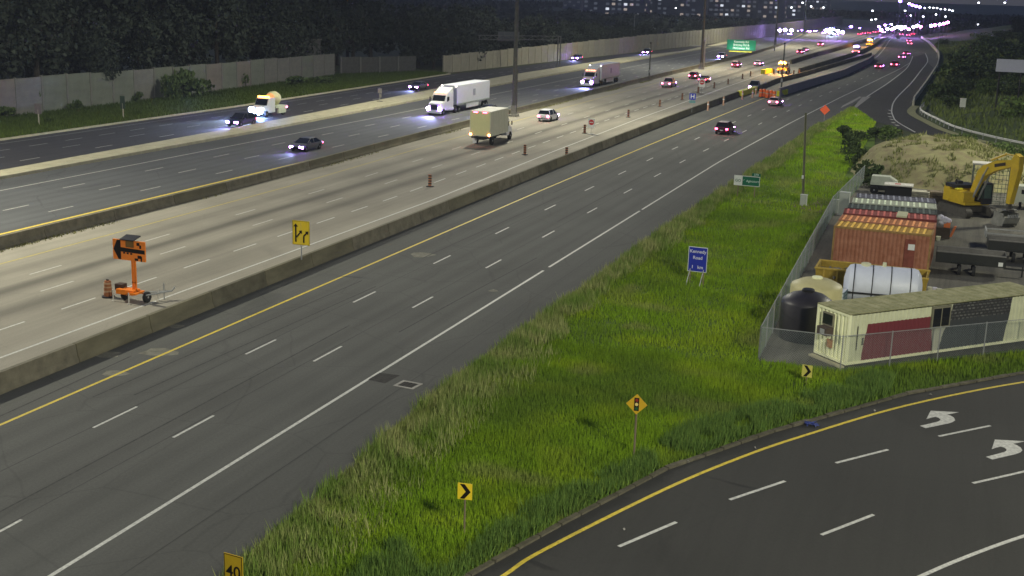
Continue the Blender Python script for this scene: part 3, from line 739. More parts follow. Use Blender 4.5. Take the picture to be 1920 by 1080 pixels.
# white tractor and semi trailer
def semi(pos, label, blurbox=False):
    t = thing('semi_truck', label, 'truck', (pos[0], pos[1], 0), S0)
    W_ = M('white_truck_paint', (.62, .64, .64), .45, .05, 1)
    cab = MB().loft([[(-1.2, -1.5, .7), (1.2, -1.5, .7), (1.2, -1.5, 3.3), (-1.2, -1.5, 3.3)], [(-1.2, 1.0, .7), (1.2, 1.0, .7), (1.15, .6, 3.15), (-1.15, .6, 3.15)], [(-1.18, 1.5, .7), (1.18, 1.5, .7), (1.1, 1.35, 2.0), (-1.1, 1.35, 2.0)], [(-1.05, 3.0, .7), (1.05, 3.0, .7), (.9, 2.85, 1.75), (-.9, 2.85, 1.75)]], False)
    part('cab', cab, W_, t)
    part('windshield', MB().loft([[(-1.0, 1.42, 2.02), (1.0, 1.42, 2.02), (1.0, 1.36, 2.02), (-1.0, 1.36, 2.02)], [(-1.0, .93, 2.85), (1.0, .93, 2.85), (1.0, .87, 2.85), (-1.0, .87, 2.85)]], False), GLASS, t)
    part('roof_fairing', MB().loft([[(-1.15, -1.5, 3.3), (1.15, -1.5, 3.3), (1.1, -1.5, 3.9), (-1.1, -1.5, 3.9)], [(-1.1, .5, 3.12), (1.1, .5, 3.12), (1.0, .3, 3.25), (-1.0, .3, 3.25)]], False), W_, t)
    part('grille', MB().box(0, 2.97, 1.2, 1.1, .06, .75), black, t)
    part('front_bumper', MB().box(0, 3.05, .55, 2.4, .3, .4), W_, t)
    part('roof_marker_lamps', MB().box(-.75, .62, 3.2, .3, .1, .1).box(-.25, .62, 3.22, .22, .1, .1).box(.25, .62, 3.22, .22, .1, .1).box(.75, .62, 3.2, .3, .1, .1), glow('cab_marker', (1, .2, .08), 18), t)
    part('chassis', MB().box(0, -2.2, .9, 1.0, 5.0, .3), black, t)
    for s_ in (-1, 1):
        part('headlight', MB().lathe([(.1, -.05), (.27, 0), (.1, .05)], 12, (s_ * .95, 3.02, 1.0), 'y'), HEAD, t)
        part('side_mirror', MB().box(s_ * 1.42, 1.2, 2.3, .14, .12, .6), black, t)
        part('side_window', MB().box(s_ * 1.19, .45, 2.35, .04, .8, .6), GLASS, t)
        for y in (2.0, -2.6, -3.9): big_wheel(t, s_ * 1.05, y)
        part('fuel_tank', MB().tube((s_ * .95, -.2, .75), (s_ * .95, -1.6, .75), .3, .3, 10), W_, t)
    tr = part('trailer', MB().box(0, -9.4, 2.65, 2.6, 13.6, 2.85), M('white_trailer', (.58, .6, .64), .45, .05, 1), t)
    part('side_skirt', MB().box(1.27, -9.0, .85, .04, 5.0, .75).box(-1.27, -9.0, .85, .04, 5.0, .75), W_, tr)
    part('logo_panel', MB().box(-1.31, -9.6, 2.7, .02, 1.0, 1.0).box(1.31, -9.6, 2.7, .02, 1.0, 1.0), M('grey_logo', (.28, .3, .36), .6, .3, 5), tr)
    part('lower_rail', MB().box(1.31, -9.4, 1.28, .03, 13.6, .16).box(-1.31, -9.4, 1.28, .03, 13.6, .16), M('rail_trim', (.25, .3, .25), .5, .1), tr)
    part('corner_lamp', MB().box(-1.15, -2.56, 3.98, .22, .08, .12).box(1.15, -2.56, 3.98, .22, .08, .12), glow('white_marker', (1, .9, .8), 8), tr)
    for s_ in (-1, 1):
        for y in (-14.0, -15.3): big_wheel(tr, s_ * 1.05, y)
    headlamp_spot(t, 3.2, 1.0, 2600)
    return t
x, y = G(826, 214)
semi((x, y + .5), 'white semi truck with boxy white trailer in the inner westbound lanes')
x, y = G(1108, 162)
semi((x, y + 0), 'second white semi truck, farther up the inner westbound lanes')
# white service truck with a pale drum on its bed
x, y = G(478, 221)
t = thing('service_truck', 'white service truck with orange light bar and pale drum on its bed', 'truck', (x, y + 3, 0), S0)
W_ = MATS['white_truck_paint']
part('cab', MB().loft([[(-1.1, -.6, .6), (1.1, -.6, .6), (1.1, -.6, 2.6), (-1.1, -.6, 2.6)], [(-1.1, 1.0, .6), (1.1, 1.0, .6), (1.0, .8, 2.6), (-1.0, .8, 2.6)], [(-1.08, 1.5, .6), (1.08, 1.5, .6), (1.0, 1.4, 1.6), (-1.0, 1.4, 1.6)], [(-1.0, 2.7, .6), (1.0, 2.7, .6), (.9, 2.6, 1.45), (-.9, 2.6, 1.45)]], False), W_, t)
part('windshield', MB().loft([[(-.95, 1.44, 1.65), (.95, 1.44, 1.65), (.95, 1.38, 1.65), (-.95, 1.38, 1.65)], [(-.9, .98, 2.5), (.9, .98, 2.5), (.9, .92, 2.5), (-.9, .92, 2.5)]], False), GLASS, t)
part('light_bar', MB().box(0, .6, 2.75, 1.7, .3, .22), glow('orange_bar', (1, .22, .03), 30), t)
part('flatbed', MB().box(0, -2.2, 1.25, 2.4, 3.0, .25).box(1.1, -2.3, .75, .3, 2.0, .8).box(-1.1, -2.3, .75, .3, 2.0, .8), M('pale_green_bed', (.55, .6, .45), .6, .1), t)
part('drum', MB().lathe([(.25, -1.1), (.75, -.9), (1.0, -.3), (1.0, .35), (.8, .9), (.3, 1.1)], 18, (0, -2.0, 2.35), 'y'), M('cream_drum', (.6, .58, .3), .6, .1), t)
for s_ in (-1, 1):
    part('headlight', MB().lathe([(.1, -.05), (.34, 0), (.1, .05)], 12, (s_ * .8, 2.76, 1.05), 'y'), HEAD_W, t)
    part('fog_lamp', MB().lathe([(.06, -.04), (.2, 0), (.06, .04)], 10, (s_ * .45, 2.78, .62), 'y'), HEAD_W, t)
    part('taillight', MB().box(s_ * 1.1, -3.75, 1.1, .25, .08, .2), TAIL_B, t)
    for yy in (1.7, -2.9): big_wheel(t, s_ * 1.0, yy, .3, .48)
headlamp_spot(t, 3.0, 1.0, 9000, (.6, .75, 1), 6)
# dark work pickup parked facing the camera in the closure, attenuator truck with beacons
p = car('pickup', at((1413, 169), 0, 1), PI + .05, 'blue', 'dark blue work pickup parked behind the yellow barrier nose', cat='pickup')
for (px, py), lab, em, big in (((1467, 138), 'orange-beaconed work truck blazing amber beside the yellow crash cushion', AMBER_B, 1.0), ((1605, 102), 'work truck with violet lamps parked between two far barriers', HEAD, 1.0), ((1630, 88), 'small amber-lit work truck near the bend of the far barrier', AMBER_B, .9)):
    x, y = G(px, py)
    t = thing('work_truck', lab, 'truck', (x, y + 2, 0), 0)
    part('bed', MB().box(0, -1.2, 1.15, 2.3, 4.6, .5), M('work_truck_orange', (.35, .16, .04), .6, .2), t)
    part('cab', MB().loft([[(-1.1, 1.2, .6), (1.1, 1.2, .6), (1.05, 1.2, 2.5), (-1.05, 1.2, 2.5)], [(-1.1, 2.6, .6), (1.1, 2.6, .6), (1, 2.3, 2.5), (-1, 2.3, 2.5)], [(-1.0, 3.8, .6), (1.0, 3.8, .6), (.9, 3.7, 1.4), (-.9, 3.7, 1.4)]], False), paint['white'], t)
    part('window', MB().box(0, 1.18, 2.05, 1.6, .04, .6), GLASS, t)
    part('arrow_panel', MB().box(0, -3.3, 2.6, 1.9, .15, 1.0).tube((-.6, -3.3, 1.3), (-.6, -3.3, 2.2), .05).tube((.6, -3.3, 1.3), (.6, -3.3, 2.2), .05), black, t)
    lp = MB()
    for i in range(5): lp.lathe([(.04, -.03), (.14 * big, 0), (.04, .03)], 8, (-.72 + i * .36, -3.41, 2.6 + .25 * (i % 2)), 'y')
    part('flashing_lamps', lp, em, t)
    part('beacon', MB().lathe([(.16, 0), (.16, .2), (.05, .28)], 10, (0, 1.8, 2.5)), em, t)
    for s_ in (-1, 1):
        part('taillight', MB().box(s_ * 1.0, -3.55, 1.0, .26, .08, .2), TAIL_B if em is not AMBER_B else AMBER, t)
        for yy in (-2.2, 2.8): big_wheel(t, s_ * 1.0, yy)
    d = bpy.data.lights.new('beacon_light', 'POINT'); d.energy = 4000 if em is AMBER_B else 1800; d.color = (1, .4, .08) if em is AMBER_B else (.6, .4, 1); d.shadow_soft_size = .4
    o = bpy.data.objects.new('beacon_light', d); col.objects.link(o); o.parent = t; o.location = (0, -4.4, 3.0)
yel = M('yellow_crash_cushion', (.62, .6, .03), .6, .15, 2)
for p0_, p1_, lab, w in ((G(1386, 181), G(1416, 172), 'bright yellow crash cushion at the nose of the grey barrier', .9), (G(1430, 139), G(1446, 136), 'small yellow crash cushion left of the beacon truck', 1.1), (G(1458, 181), G(1475, 177), 'dull yellow end block at the nose of the blue-grey wall', .5)):
    v0, v1 = Vector(p0_ + (0,)), Vector(p1_ + (0,)); L = (v1 - v0).length; rz = math.atan2(v1.y - v0.y, v1.x - v0.x)
    t = thing('crash_cushion', lab, 'crash cushion', v0, rz)
    n = max(3, int(L / 2))
    for k in range(n): part('cushion_module', MB().box(L * (k + .5) / n, 0, .55, L / n - .12, w, 1.0), yel, t)
    part('base_rail', MB().box(L / 2, 0, .03, L, w * .8, .06), black, t)

# ------------------------------------------------------------------ signs and roadside furniture
syel = M('yellow_sign_sheeting', (.85, .62, .03), .55, .06)
spale = M('pale_yellow_sheeting', (.6, .55, .12), .55, .1)
sgreen = M('green_sign_sheeting', (.01, .13, .07), .55, .1)
sblue = M('blue_sign_sheeting', (.02, .035, .36), .55, .08)
swhite = M('white_sign_sheeting', (.7, .72, .68), .55, .06)
sblack = M('black_sign_print', (.008, .006, .004), .6, 0)
sred = M('red_sign_print', (.5, .02, .02), .6, .05)
sorange = M('orange_sheeting', (.95, .26, .03), .55, .08)
def panel(w, h, z, t_=.025): return MB().box(0, 0, z, w, t_, h)
def flat(pts, y=-.018): return MB().poly([(u, y, v) for u, v in pts])
def lettering(parent, s_, size, x, z, mat, y=-.018):
    return part('lettering', textmesh(s_, size), mat, parent, (x, y, z))
def sign(name, label, cat, px, z0=0, rz=0, loc=None):
    x, y = loc or G(px[0], px[1], z0)
    return thing(name, label, cat, (x, y, z0), rz)
# lane sign on the barrier
s = sign('lane_sign', 'yellow lane-use sign with three black arrows on top of the near barrier', 'sign', (565, 487), .93, .05)
part('post', MB().tube((0, .03, 0), (0, .03, 2.5), .045), steel, s)
pn = part('sign_panel', panel(1.0, 1.3, 1.62), syel, s); pn.scale = (1.25, 1, 1.25); pn.location = (0, 0, -.22)
ar = MB()
def arrow_mb(ar, x, z, pts_line, w, head):
    for (a, b), (c, d) in zip(pts_line, pts_line[1:]):
        dx, dz = c - a, d - b; L = math.hypot(dx, dz); nx, nz = -dz / L * w / 2, dx / L * w / 2
        ar.add([(x + a + nx, -.018, z + b + nz), (x + a - nx, -.018, z + b - nz), (x + c - nx, -.018, z + d - nz), (x + c + nx, -.018, z + d + nz)], [(0, 1, 2, 3)])
    (a, b), (c, d) = pts_line[-2:]; dx, dz = c - a, d - b; L = math.hypot(dx, dz); dx, dz = dx / L, dz / L
    ar.add([(x + c + dx * head, -.018, z + d + dz * head), (x + c - dz * head * .8, -.018, z + d + dx * head * .8), (x + c + dz * head * .8, -.018, z + d - dx * head * .8)], [(0, 1, 2)])
arrow_mb(ar, -.3, 1.62, [(0, -.5), (0, .32)], .09, .17)
arrow_mb(ar, -.3, 1.62, [(.04, -.25), (.26, .02)], .08, .16)
arrow_mb(ar, .2, 1.62, [(-.04, -.52), (-.04, -.16), (.12, .0)], .09, .16)
part('arrows', ar, sblack, pn)
fr = MB()
part('border', MB().box(0, -.016, 2.25, .98, .01, .02).box(0, -.016, .99, .98, .01, .02).box(-.48, -.016, 1.62, .02, .01, 1.28).box(.48, -.016, 1.62, .02, .01, 1.28), M('olive_border', (.25, .2, .02), .6, 0), pn)
# kennedy road distance sign
x, y = G(1305, 534)
s = thing('distance_sign', 'blue board reading Kennedy Road 1 km standing in the grass', 'sign', (x, y, 0), -.02)
for s_ in (-1, 1):
    part('post', MB().tube((s_ * .45, .05, -.1), (s_ * .45, .05, 2.35), .04), wood, s)
    part('brace', MB().tube((s_ * .45 - .12, -.5, 0), (s_ * .45, .02, 1.1), .03), steel, s)
pn = part('sign_panel', panel(1.28, 1.68, 1.72), swhite, s)
part('blue_face', MB().box(0, -.016, 1.72, 1.2, .01, 1.6), sblue, pn)
wl = M('white_lettering', (.72, .72, .85), .5, 0, emit=(.8, .8, 1), estr=.0)
lettering(pn, 'Kennedy', .31, 0, 2.25, wl, -.026); lettering(pn, 'Road', .31, 0, 1.83, wl, -.026); lettering(pn, '1   km', .31, 0, 1.2, wl, -.026)
# exit board
x, y = G(1398, 371)
s = thing('exit_sign', 'green and white Agincourt board on two posts at the shoulder', 'sign', (x, y, 0), -.03)
for s_ in (-1, 1): part('post', MB().tube((s_ * .8, .05, -.1), (s_ * .8, .05, 1.9), .05), wood, s)
pn = part('sign_panel', panel(2.45, .95, 1.62), swhite, s)
part('green_face', MB().box(.38, -.016, 1.62, 1.6, .01, .84), sgreen, pn)
wl2 = M('pale_lettering', (.55, .7, .62), .5, 0)
lettering(pn, '\u2191 Agincourt', .3, .38, 1.62, wl2, -.026); lettering(pn, 'GO', .36, -.83, 1.6, sgreen, -.026)
part('exit_tab', MB().box(.85, 0, 2.25, .8, .025, .3), sgreen, s); lettering(s, '379', .3, .85, 2.25, wl2, -.02)
# hospital sign
s = sign('hospital_sign', 'blue sign with white letter H on a thin post behind the barrier', 'sign', (1297, 208), .9, 0)
part('post', MB().tube((0, .03, -.2), (0, .03, 2.0), .04), steel, s)
pn = part('sign_panel', panel(1.0, 1.0, 2.2), sblue, s); lettering(pn, 'H', .95, 0, 2.2, swhite, -.02)
part('tab', panel(1.0, .42, 1.42), M('teal_tab', (.12, .25, .25), .5, .1), s)
# wrong way signs
for p_, lab in (((1108, 252), 'round no-entry sign on white board beside a drum on the concrete lanes'), ((1315, 174), 'small white board with red disc right behind the maroon car')):
    x, y = G(*p_)
    s = thing('no_entry_sign', lab, 'sign', (x, y, 0), 0)
    k = 1.0 if p_[0] < 1200 else 1.25
    part('stand', MB().box(0, 0, .04, .9 * k, .5, .06).tube((0, .03, 0), (0, .03, 1.1 * k), .035), steel, s)
    pn = part('sign_panel', panel(.95 * k, 1.2 * k, 1.5 * k), swhite, s)
    part('red_disc', MB().lathe([(.36 * k, -.01), (.36 * k, .0)], 20, (0, -.02, 1.6 * k), 'y', False), sred, pn)
    part('white_bar', MB().box(0, -.036, 1.6 * k, .5 * k, .006, .12 * k), swhite, pn)
# diamond signs
x, y = G(1545, 226)
s = thing('diamond_sign', 'small bright orange diamond sign at the tip of the grass', 'sign', (x, y, 0), 0)
part('post', MB().tube((0, .03, 0), (0, .03, 1.3), .04), steel, s)
part('sign_panel', MB().box(0, 0, 1.65, 1.1, .02, 1.1).mesh('sign_panel'), M('fluorescent_orange', (1, .16, .06), .5, 0), s)
for c in s.children:
    if c.name.startswith('sign_panel'):
        c.location = (0, 0, 0)
        for v in c.data.vertices:
            u, w = v.co.x, v.co.z - 1.65; v.co.x = (u - w) * .707; v.co.z = 1.65 + (u + w) * .707
x, y = G(1188, 862)
s = thing('signal_ahead_sign', 'yellow diamond sign showing a traffic signal, standing in the grass', 'sign', (x, y, 0), .1)
part('post', MB().tube((0, .05, -.1), (0, .05, 2.5), .045, .045, 6), wood, s)
pm = MB().box(0, 0, 2.42, .62, .02, .62).mesh('sign_panel')
for v in pm.vertices:
    u, w = v.co.x, v.co.z - 2.42; v.co.x = (u - w) * .707; v.co.z = 2.42 + (u + w) * .707
pn = part('sign_panel', pm, M('amber_yellow_sheeting', (.62, .38, .02), .55, .1), s)
part('signal_symbol', MB().box(0, -.016, 2.42, .2, .008, .56), sblack, pn)
part('signal_dot', MB().lathe([(.07, -.004), (.07, .0)], 12, (0, -.022, 2.42), 'y', False), M('pale_dot', (.75, .6, .2), .5, 0), pn)
part('signal_dot', MB().lathe([(.07, -.004), (.07, .0)], 12, (0, -.022, 2.6), 'y', False), M('red_dot', (.25, .03, .02), .5, 0), pn)
part('signal_dot', MB().lathe([(.07, -.004), (.07, .0)], 12, (0, -.022, 2.24), 'y', False), M('green_dot', (.02, .1, .04), .5, 0), pn)
# chevrons
for p_, hb, w, h, mat, lab in (((870, 1004), 1.35, .52, .6, syel, 'yellow chevron sign on a tall thin post in the foreground grass'), ((1511, 722), .4, .5, .62, spale, 'pale chevron sign low in the grass before the cream container')):
    x, y = G(*p_)
    s = thing('chevron_sign', lab, 'sign', (x, y, 0), .15 if p_[0] < 1000 else -.1)
    part('post', MB().tube((0, .04, -.1), (0, .04, hb + h * .9), .035, .035, 6), wood, s)
    pn = part('sign_panel', panel(w, h, hb + h / 2 + .02), mat, s)
    u, v, z = w * .5, h * .46, hb + h / 2 + .02
    part('chevron', flat([(-u * .7, z + v), (-u * .05, z + v), (u * .82, z), (-u * .05, z - v), (-u * .7, z - v), (u * .12, z)]), sblack, pn)
# 40 advisory sign
x, y = G(441, 1180)
s = thing('speed_sign', 'yellow 40 advisory speed sign at the very bottom by the grass edge', 'sign', (x, y, 0), -.1)
part('post', MB().tube((0, .04, -.1), (0, .04, 2.3), .045), wood, s)
pn = part('sign_panel', panel(.68, .8, 2.02), M('deep_yellow_sheeting', (.55, .36, .015), .55, .08), s)
lettering(pn, '40', .54, 0, 1.86, sblack)
part('border', MB().box(0, -.016, 2.4, .64, .008, .014).box(-.32, -.016, 2.02, .014, .008, .76).box(.32, -.016, 2.02, .014, .008, .76).box(0, -.016, 1.64, .64, .008, .014), sblack, pn)
# signs on the far verge
for p_, lab, mt in (((73, 236), 'grey back of a roadside sign on the far verge, hiding a sapling', M('sign_back', (.13, .11, .12), .6, .2)), ((231, 222), 'narrow dark sign on a pale post on the far verge', M('dark_sign_back', (.03, .05, .035), .7, .3))):
    x, y = G(*p_)
    s = thing('roadside_sign', lab, 'sign', (x, y, .05), 0)
    part('post', MB().tube((0, .04, 0), (0, .04, 2.0), .08), M('pale_post', (.4, .37, .3), .8, .1), s)
    part('sign_panel', MB().box(0, 0, 2.1, 1.0 if p_[0] < 100 else .75, .06, 1.3 if p_[0] < 100 else 1.7), mt, s)
x, y = G(712, 192)
s = thing('roadside_sign', 'small grey double sign on a stand on the raised median strip', 'sign', (x, y, .16), 0)
part('post', MB().tube((0, .03, 0), (0, .03, 2.2), .05), steel, s)
part('sign_panel', MB().box(0, 0, 1.7, .7, .04, .8).box(.1, 0, .9, .4, .03, .5), M('grey_sign', (.3, .28, .25), .6, .2), s)
part('foot', MB().box(0, 0, .03, .9, .4, .06), black, s)
# arrow board trailer
x, y = G(250, 566)
s = thing('arrow_board', 'orange arrow board trailer with black arrow pointing left on the concrete lanes', 'arrow board', (x, y, 0), 0)
og = M('orange_enamel', (.85, .22, .01), .5, .12, 3)
brd = part('board', MB().box(-.12, 0, 3.12, 2.25, .1, 1.2), sorange, s)
part('arrow_symbol', flat([(-1.2, 3.13), (-.93, 3.7), (-.68, 3.7), (-.68, 3.27), (1.0, 3.22), (1.0, 2.98), (-.68, 3.01), (-.68, 2.54), (-.86, 2.54)], -.056), sblack, brd)
part('lower_edge_bulbs', MB().box(-.45, -.056, 2.95, .14, .01, .1).box(-.2, -.056, 2.94, .14, .01, .1).box(.05, -.056, 2.93, .14, .01, .1).box(.62, -.056, 2.78, .26, .01, .18).box(.4, -.056, 2.62, .24, .01, .14).box(.74, -.056, 2.68, .1, .01, .3).box(.55, -.056, 3.55, .2, .01, .18).box(.7, -.056, 3.4, .12, .01, .2), sblack, brd)
part('battery_cover', MB().box(-.02, -.07, 3.52, .55, .04, .4), M('brown_cover', (.22, .12, .03), .7, .2), brd)
part('solar_panel', MB().box(-.1, .1, 3.86, 1.0, .7, .05, 0, .25), black, s)
part('mast', MB().box(.02, .05, 1.55, .1, .1, 2.0).box(.2, .05, 1.55, .1, .1, 2.0).box(.11, .05, 2.55, .3, .12, .12).box(.11, .05, 1.2, .3, .1, .1), og, s)
part('frame', MB().box(-.35, 0, .62, 1.2, .7, .28).box(.25, .0, .6, .5, .9, .1).box(0, .4, .5, 1.7, .1, .1), og, s)
part('battery_box', MB().box(-1.0, .2, .8, .5, .5, .35), M('dark_box', (.06, .035, .02), .7, .2), s)
part('drawbar', MB().tube((.4, .3, .55), (1.6, 1.6, .5), .05).tube((.9, .0, .5), (1.6, 1.6, .5), .05).tube((1.25, 1.3, 0), (1.25, 1.3, 1.0), .04).tube((1.6, 1.6, .5), (1.75, 1.7, .75), .05), steel, s)
for xx, yy in ((-1.15, -.35), (.15, -.6), (1.1, .9)): part('support_leg', MB().tube((xx, yy, 0), (xx, yy, .7), .04).box(xx, yy, .02, .18, .18, .03), M('pale_leg', (.5, .48, .42), .6, .1), s)
for xx in (-.75, .8): wheel(s, xx, .25, .33, .2)
# drums and marker posts
dro, drw = M('drum_orange', (.30, .11, .04), .6, .15), M('drum_black', (.03, .025, .02), .6, .1)
def make_drum(label, big=True):
    r = thing('traffic_drum', label, 'traffic drum', (0, 0, 0), 0, 'striped traffic drums along the concrete lanes')
    part('base', MB().lathe([(.38, 0), (.38, .08), (.2, .1)], 14), black, r)
    part('body', MB().lathe([(.25, .08), (.26, .3), (.24, .32), (.24, .6), (.22, .62), (.22, .85), (.2, .87), (.18, 1.02)], 14), dro, r)
    for z in (.34, .58, .82): part('stripe', MB().lathe([(.262 - z * .045, z), (.262 - z * .045, z + .1)], 14), M('tan_stripe', (.42, .28, .16), .6, .1), r)
    part('handle', MB().box(0, 0, 1.06, .16, .05, .08), black, r)
    return r
dproto = make_drum('brown and tan striped drum beside the orange arrow board')
dproto.location = G(203, 557) + (0,)
def make_marker(label):
    r = thing('traffic_marker', label, 'traffic marker', (0, 0, 0), 0, 'slim striped markers along the concrete lanes')
    part('base', MB().box(0, 0, .04, .6, .5, .08), black, r)
    part('post', MB().box(0, 0, .62, .3, .1, 1.1), M('marker_orange', (.30, .12, .06), .6, .15), r)
    for z in (.3, .55, .8, 1.05): part('stripe', MB().box(0, 0, z, .31, .11, .13), drw, r)
    return r
mproto = None
mk = [((806, 350), 'striped marker in mid lane, nearest one past the lane sign'), ((984, 290), 'striped marker right below the cream box truck shadow'), ((1096, 250), 'striped marker left of the nearer no-entry sign'), ((1178, 220), 'striped marker second past the nearer no-entry sign'),
      ((1237, 200), 'pale striped marker left of the blue hospital sign'), ((1279, 187), 'pale striped marker just above left of the hospital sign'), ((1309, 174), 'striped marker touching the small white red-disc board'), ((1339, 165), 'striped marker right of the small white red-disc board'),
      ((1365, 158), 'striped marker halfway between the red-disc board and beacon truck'), ((1392, 148), 'striped marker above the dark work pickup'), ((1407, 143), 'striped marker left of the small yellow crash cushion'), ((1062, 295), 'short striped marker peeping over the near barrier')]
for i, (p_, lab) in enumerate(mk):
    x, y = G(*p_)
    if not i: mproto = make_marker(lab); mproto.location = (x, y, 0)
    else: dup(mproto, lab, (x, y, 0))
for i, p_ in enumerate([(1451, 139), (1465, 140), (1478, 140), (1488, 141), (1498, 140)]):
    dup(mproto, 'dark slim marker in the short row beneath the amber beacon truck', G(*p_) + (0,), group='short row of dark markers by the beacon truck')
# orange posts clipped to the barrier and orange barrels at the wall nose
opale = M('faded_orange_post', (.55, .33, .22), .7, .1)
lab = ['faded orange post on the barrier below the dark work pickup, leftmost', 'faded orange post on the barrier, second from the left', 'faded orange post on the barrier below the yellow crash cushion', 'faded orange post near the orange barrels', 'faded orange post just behind the barrier end']
for (p_, l) in zip([(1331, 211), (1360, 201), (1395, 190), (1420, 181), (1414, 187)], lab):
    x, y = G(*p_)
    r = thing('barrier_post', l, 'marker post', (x - .35, y, 0), 0)
    part('tube', MB().tube((0, 0, .3), (0, 0, 1.75), .16, .13, 10), opale, r); part('band', MB().lathe([(.165, 1.2), (.165, 1.4)], 10), swhite, r)
oro = M('bright_orange_barrel', (.85, .16, .03), .5, .05)
oroproto = None
for i, (p_, l) in enumerate(zip([(1426, 182), (1432, 182), (1438, 184), (1445, 184), (1451, 186)], ['darker orange barrel at the left end of the barrel row', 'orange barrel second in the row by the wall nose', 'orange barrel in the middle of the row by the wall nose', 'orange barrel second from the right in the row', 'brightest orange barrel at the right end of the row'])):
    x, y = G(*p_)
    if oroproto is None:
        r = thing('orange_barrel', l, 'traffic barrel', (x, y, 0), 0, 'orange barrels at the wall nose'); oroproto = r
        part('body', MB().lathe([(.3, 0), (.34, .06), (.33, 1.0), (.29, 1.45), (.15, 1.5)], 14), oro, r)
        part('band', MB().lathe([(.345, .75), (.345, .95)], 14), MATS['faded_orange_post'], r)
        part('foot', MB().lathe([(.42, 0), (.42, .08)], 12), black, r)
    else: dup(oroproto, l, (x, y, 0))
# overhead green sign
x, y = mx2 - .2, my2 + 3
s = thing('overhead_sign', 'green overhead board listing Kennedy Rd, Brimley Rd and McCowan Rd', 'sign', (x, y, 0), 0)
part('column', MB().tube((0, 0, 0), (0, 0, 7.2), .28, .22, 10), steel, s)
part('arm', MB().box(-1.5, 0, 5.6, 4.6, .25, .25).box(4.4, 0, 5.6, 8.0, .25, .25), steel, s)
def rx(px, ydist):   # x of a picture column on the vertical plane y = ydist
    d = np.array([(px - 960) / FOC, -(85 - 540) / FOC, 1.0]) @ CR; return float(d[0] * ydist / d[1])
xa, xb = rx(1363, y - .3), rx(1417, y - .3)
zt = CAMH + ((np.array([(1390 - 960) / FOC, -(75 - 540) / FOC, 1.0]) @ CR)[2] / (np.array([(1390 - 960) / FOC, -(75 - 540) / FOC, 1.0]) @ CR)[1]) * (y - .3)
zb = CAMH + ((np.array([(1390 - 960) / FOC, -(94 - 540) / FOC, 1.0]) @ CR)[2] / (np.array([(1390 - 960) / FOC, -(94 - 540) / FOC, 1.0]) @ CR)[1]) * (y - .3)
cx_, wz, hz = (xa + xb) / 2 - x, xb - xa, zt - zb
pn = part('sign_panel', MB().box(cx_, -.3, (zt + zb) / 2, wz, .08, hz), M('lit_green_sheeting', (.015, .26, .15), .5, .05), s)
lw = M('lit_white_lettering', (.8, .9, .85), .5, 0)
for k, tx in enumerate(('Kennedy Rd', 'Brimley Rd &', 'McCowan Rd')): lettering(pn, tx, hz * .3, cx_, zt - hz * (.19 + .31 * k), lw, -.36)
part('sign_lights', MB().box(cx_, -1.0, zb - .35, wz * .8, .3, .2).box(cx_ - wz * .25, -.6, zb - .3, .1, 1, .1).box(cx_ + wz * .25, -.6, zb - .3, .1, 1, .1), M('yellow_walkway', (.5, .45, .03), .6, .1), s)
d = bpy.data.lights.new('sign_lamp', 'AREA'); d.shape = 'RECTANGLE'; d.size = wz * .8; d.size_y = .3; d.energy = 110; d.color = (.8, 1, .95)
o = bpy.data.objects.new('sign_lamp', d); col.objects.link(o); o.parent = s; o.location = (cx_, -1.7, zb - .2); o.rotation_euler = (math.radians(140), 0, 0)
part('outrigger', MB().tube((cx_ + wz * .35, -.2, 5.6), (8.4, 0, 5.6), .12), steel, s)
# sign gantry
a, b = G(895, 127), G(1047, 127)
s = thing('sign_gantry', 'grey truss gantry with the back of a sign over the outer lanes', 'gantry', (a[0], a[1], 0), 0)
vx, vy = b[0] - a[0], b[1] - a[1]; rz = math.atan2(vy, vx); L = math.hypot(vx, vy); s.rotation_euler = (0, 0, rz)
gs = M('gantry_steel', (.16, .16, .15), .6, .2, metal=.2)
for xx in (0, L):
    part('column', MB().box(xx - .35, 0, 3.8, .18, .25, 7.6).box(xx + .35, 0, 3.8, .18, .25, 7.6).box(xx, 0, 2, .7, .1, .1).box(xx, 0, 4.5, .7, .1, .1), gs, s)
tr = MB()
for zz in (6.6, 7.5):
    for yy in (-.4, .4): tr.box(L / 2, yy, zz, L + .6, .1, .1)
for k in range(12): tr.tube((L * k / 12, -.4, 6.6 if k % 2 else 7.5), (L * (k + 1) / 12, -.4, 7.5 if k % 2 else 6.6), .05, .05, 4)
part('truss', tr, gs, s)
part('sign_back', MB().box(L * .38, .55, 7.3, 5.6, .08, 2.2).box(L * .38 - 1.5, .5, 7.3, .1, .1, 2.2).box(L * .38 + 1.5, .5, 7.3, .1, .1, 2.2), M('sign_back_grey', (.11, .12, .12), .6, .2), s)
# slim poles
for p_, h, lab in (((1217, 147), 7.6, 'slim dark pole on the median with a small camera head'), ((1452, 95), 7.4, 'dark pole on the median beyond the green overhead sign'), ((1465, 165), 9, 'thin pole beside the orange beacon truck')):
    x, y = G(*p_)
    r = thing('camera_pole', lab, 'pole', (x, y, 0), 0)
    part('pole', MB().tube((0, 0, 0), (0, 0, h), .17, .12, 8), dsteel, r); part('camera_head', MB().box(0, -.1, h + .1, .35, .5, .3), black, r); part('cabinet', MB().box(0, -.25, 1.6, .4, .3, .7), steel, r)
x, y = G(1188, 74)
for p_, lab, h in (((1187, 92), 'thin lamp post rising behind the pale noise wall', 11), ((1757, 108), 'thin bare pole on the slope right of the exit lanes', 7.5)):
    x, y = G(*p_); r = thing('lamp_post', lab, 'lamp post', (x, y, 0), 0)
    part('pole', MB().tube((0, 0, 0), (0, 0, h), .1, .07, 6), steel, r); part('lamp_head', MB().box(.4, 0, h, .8, .2, .12), steel, r)
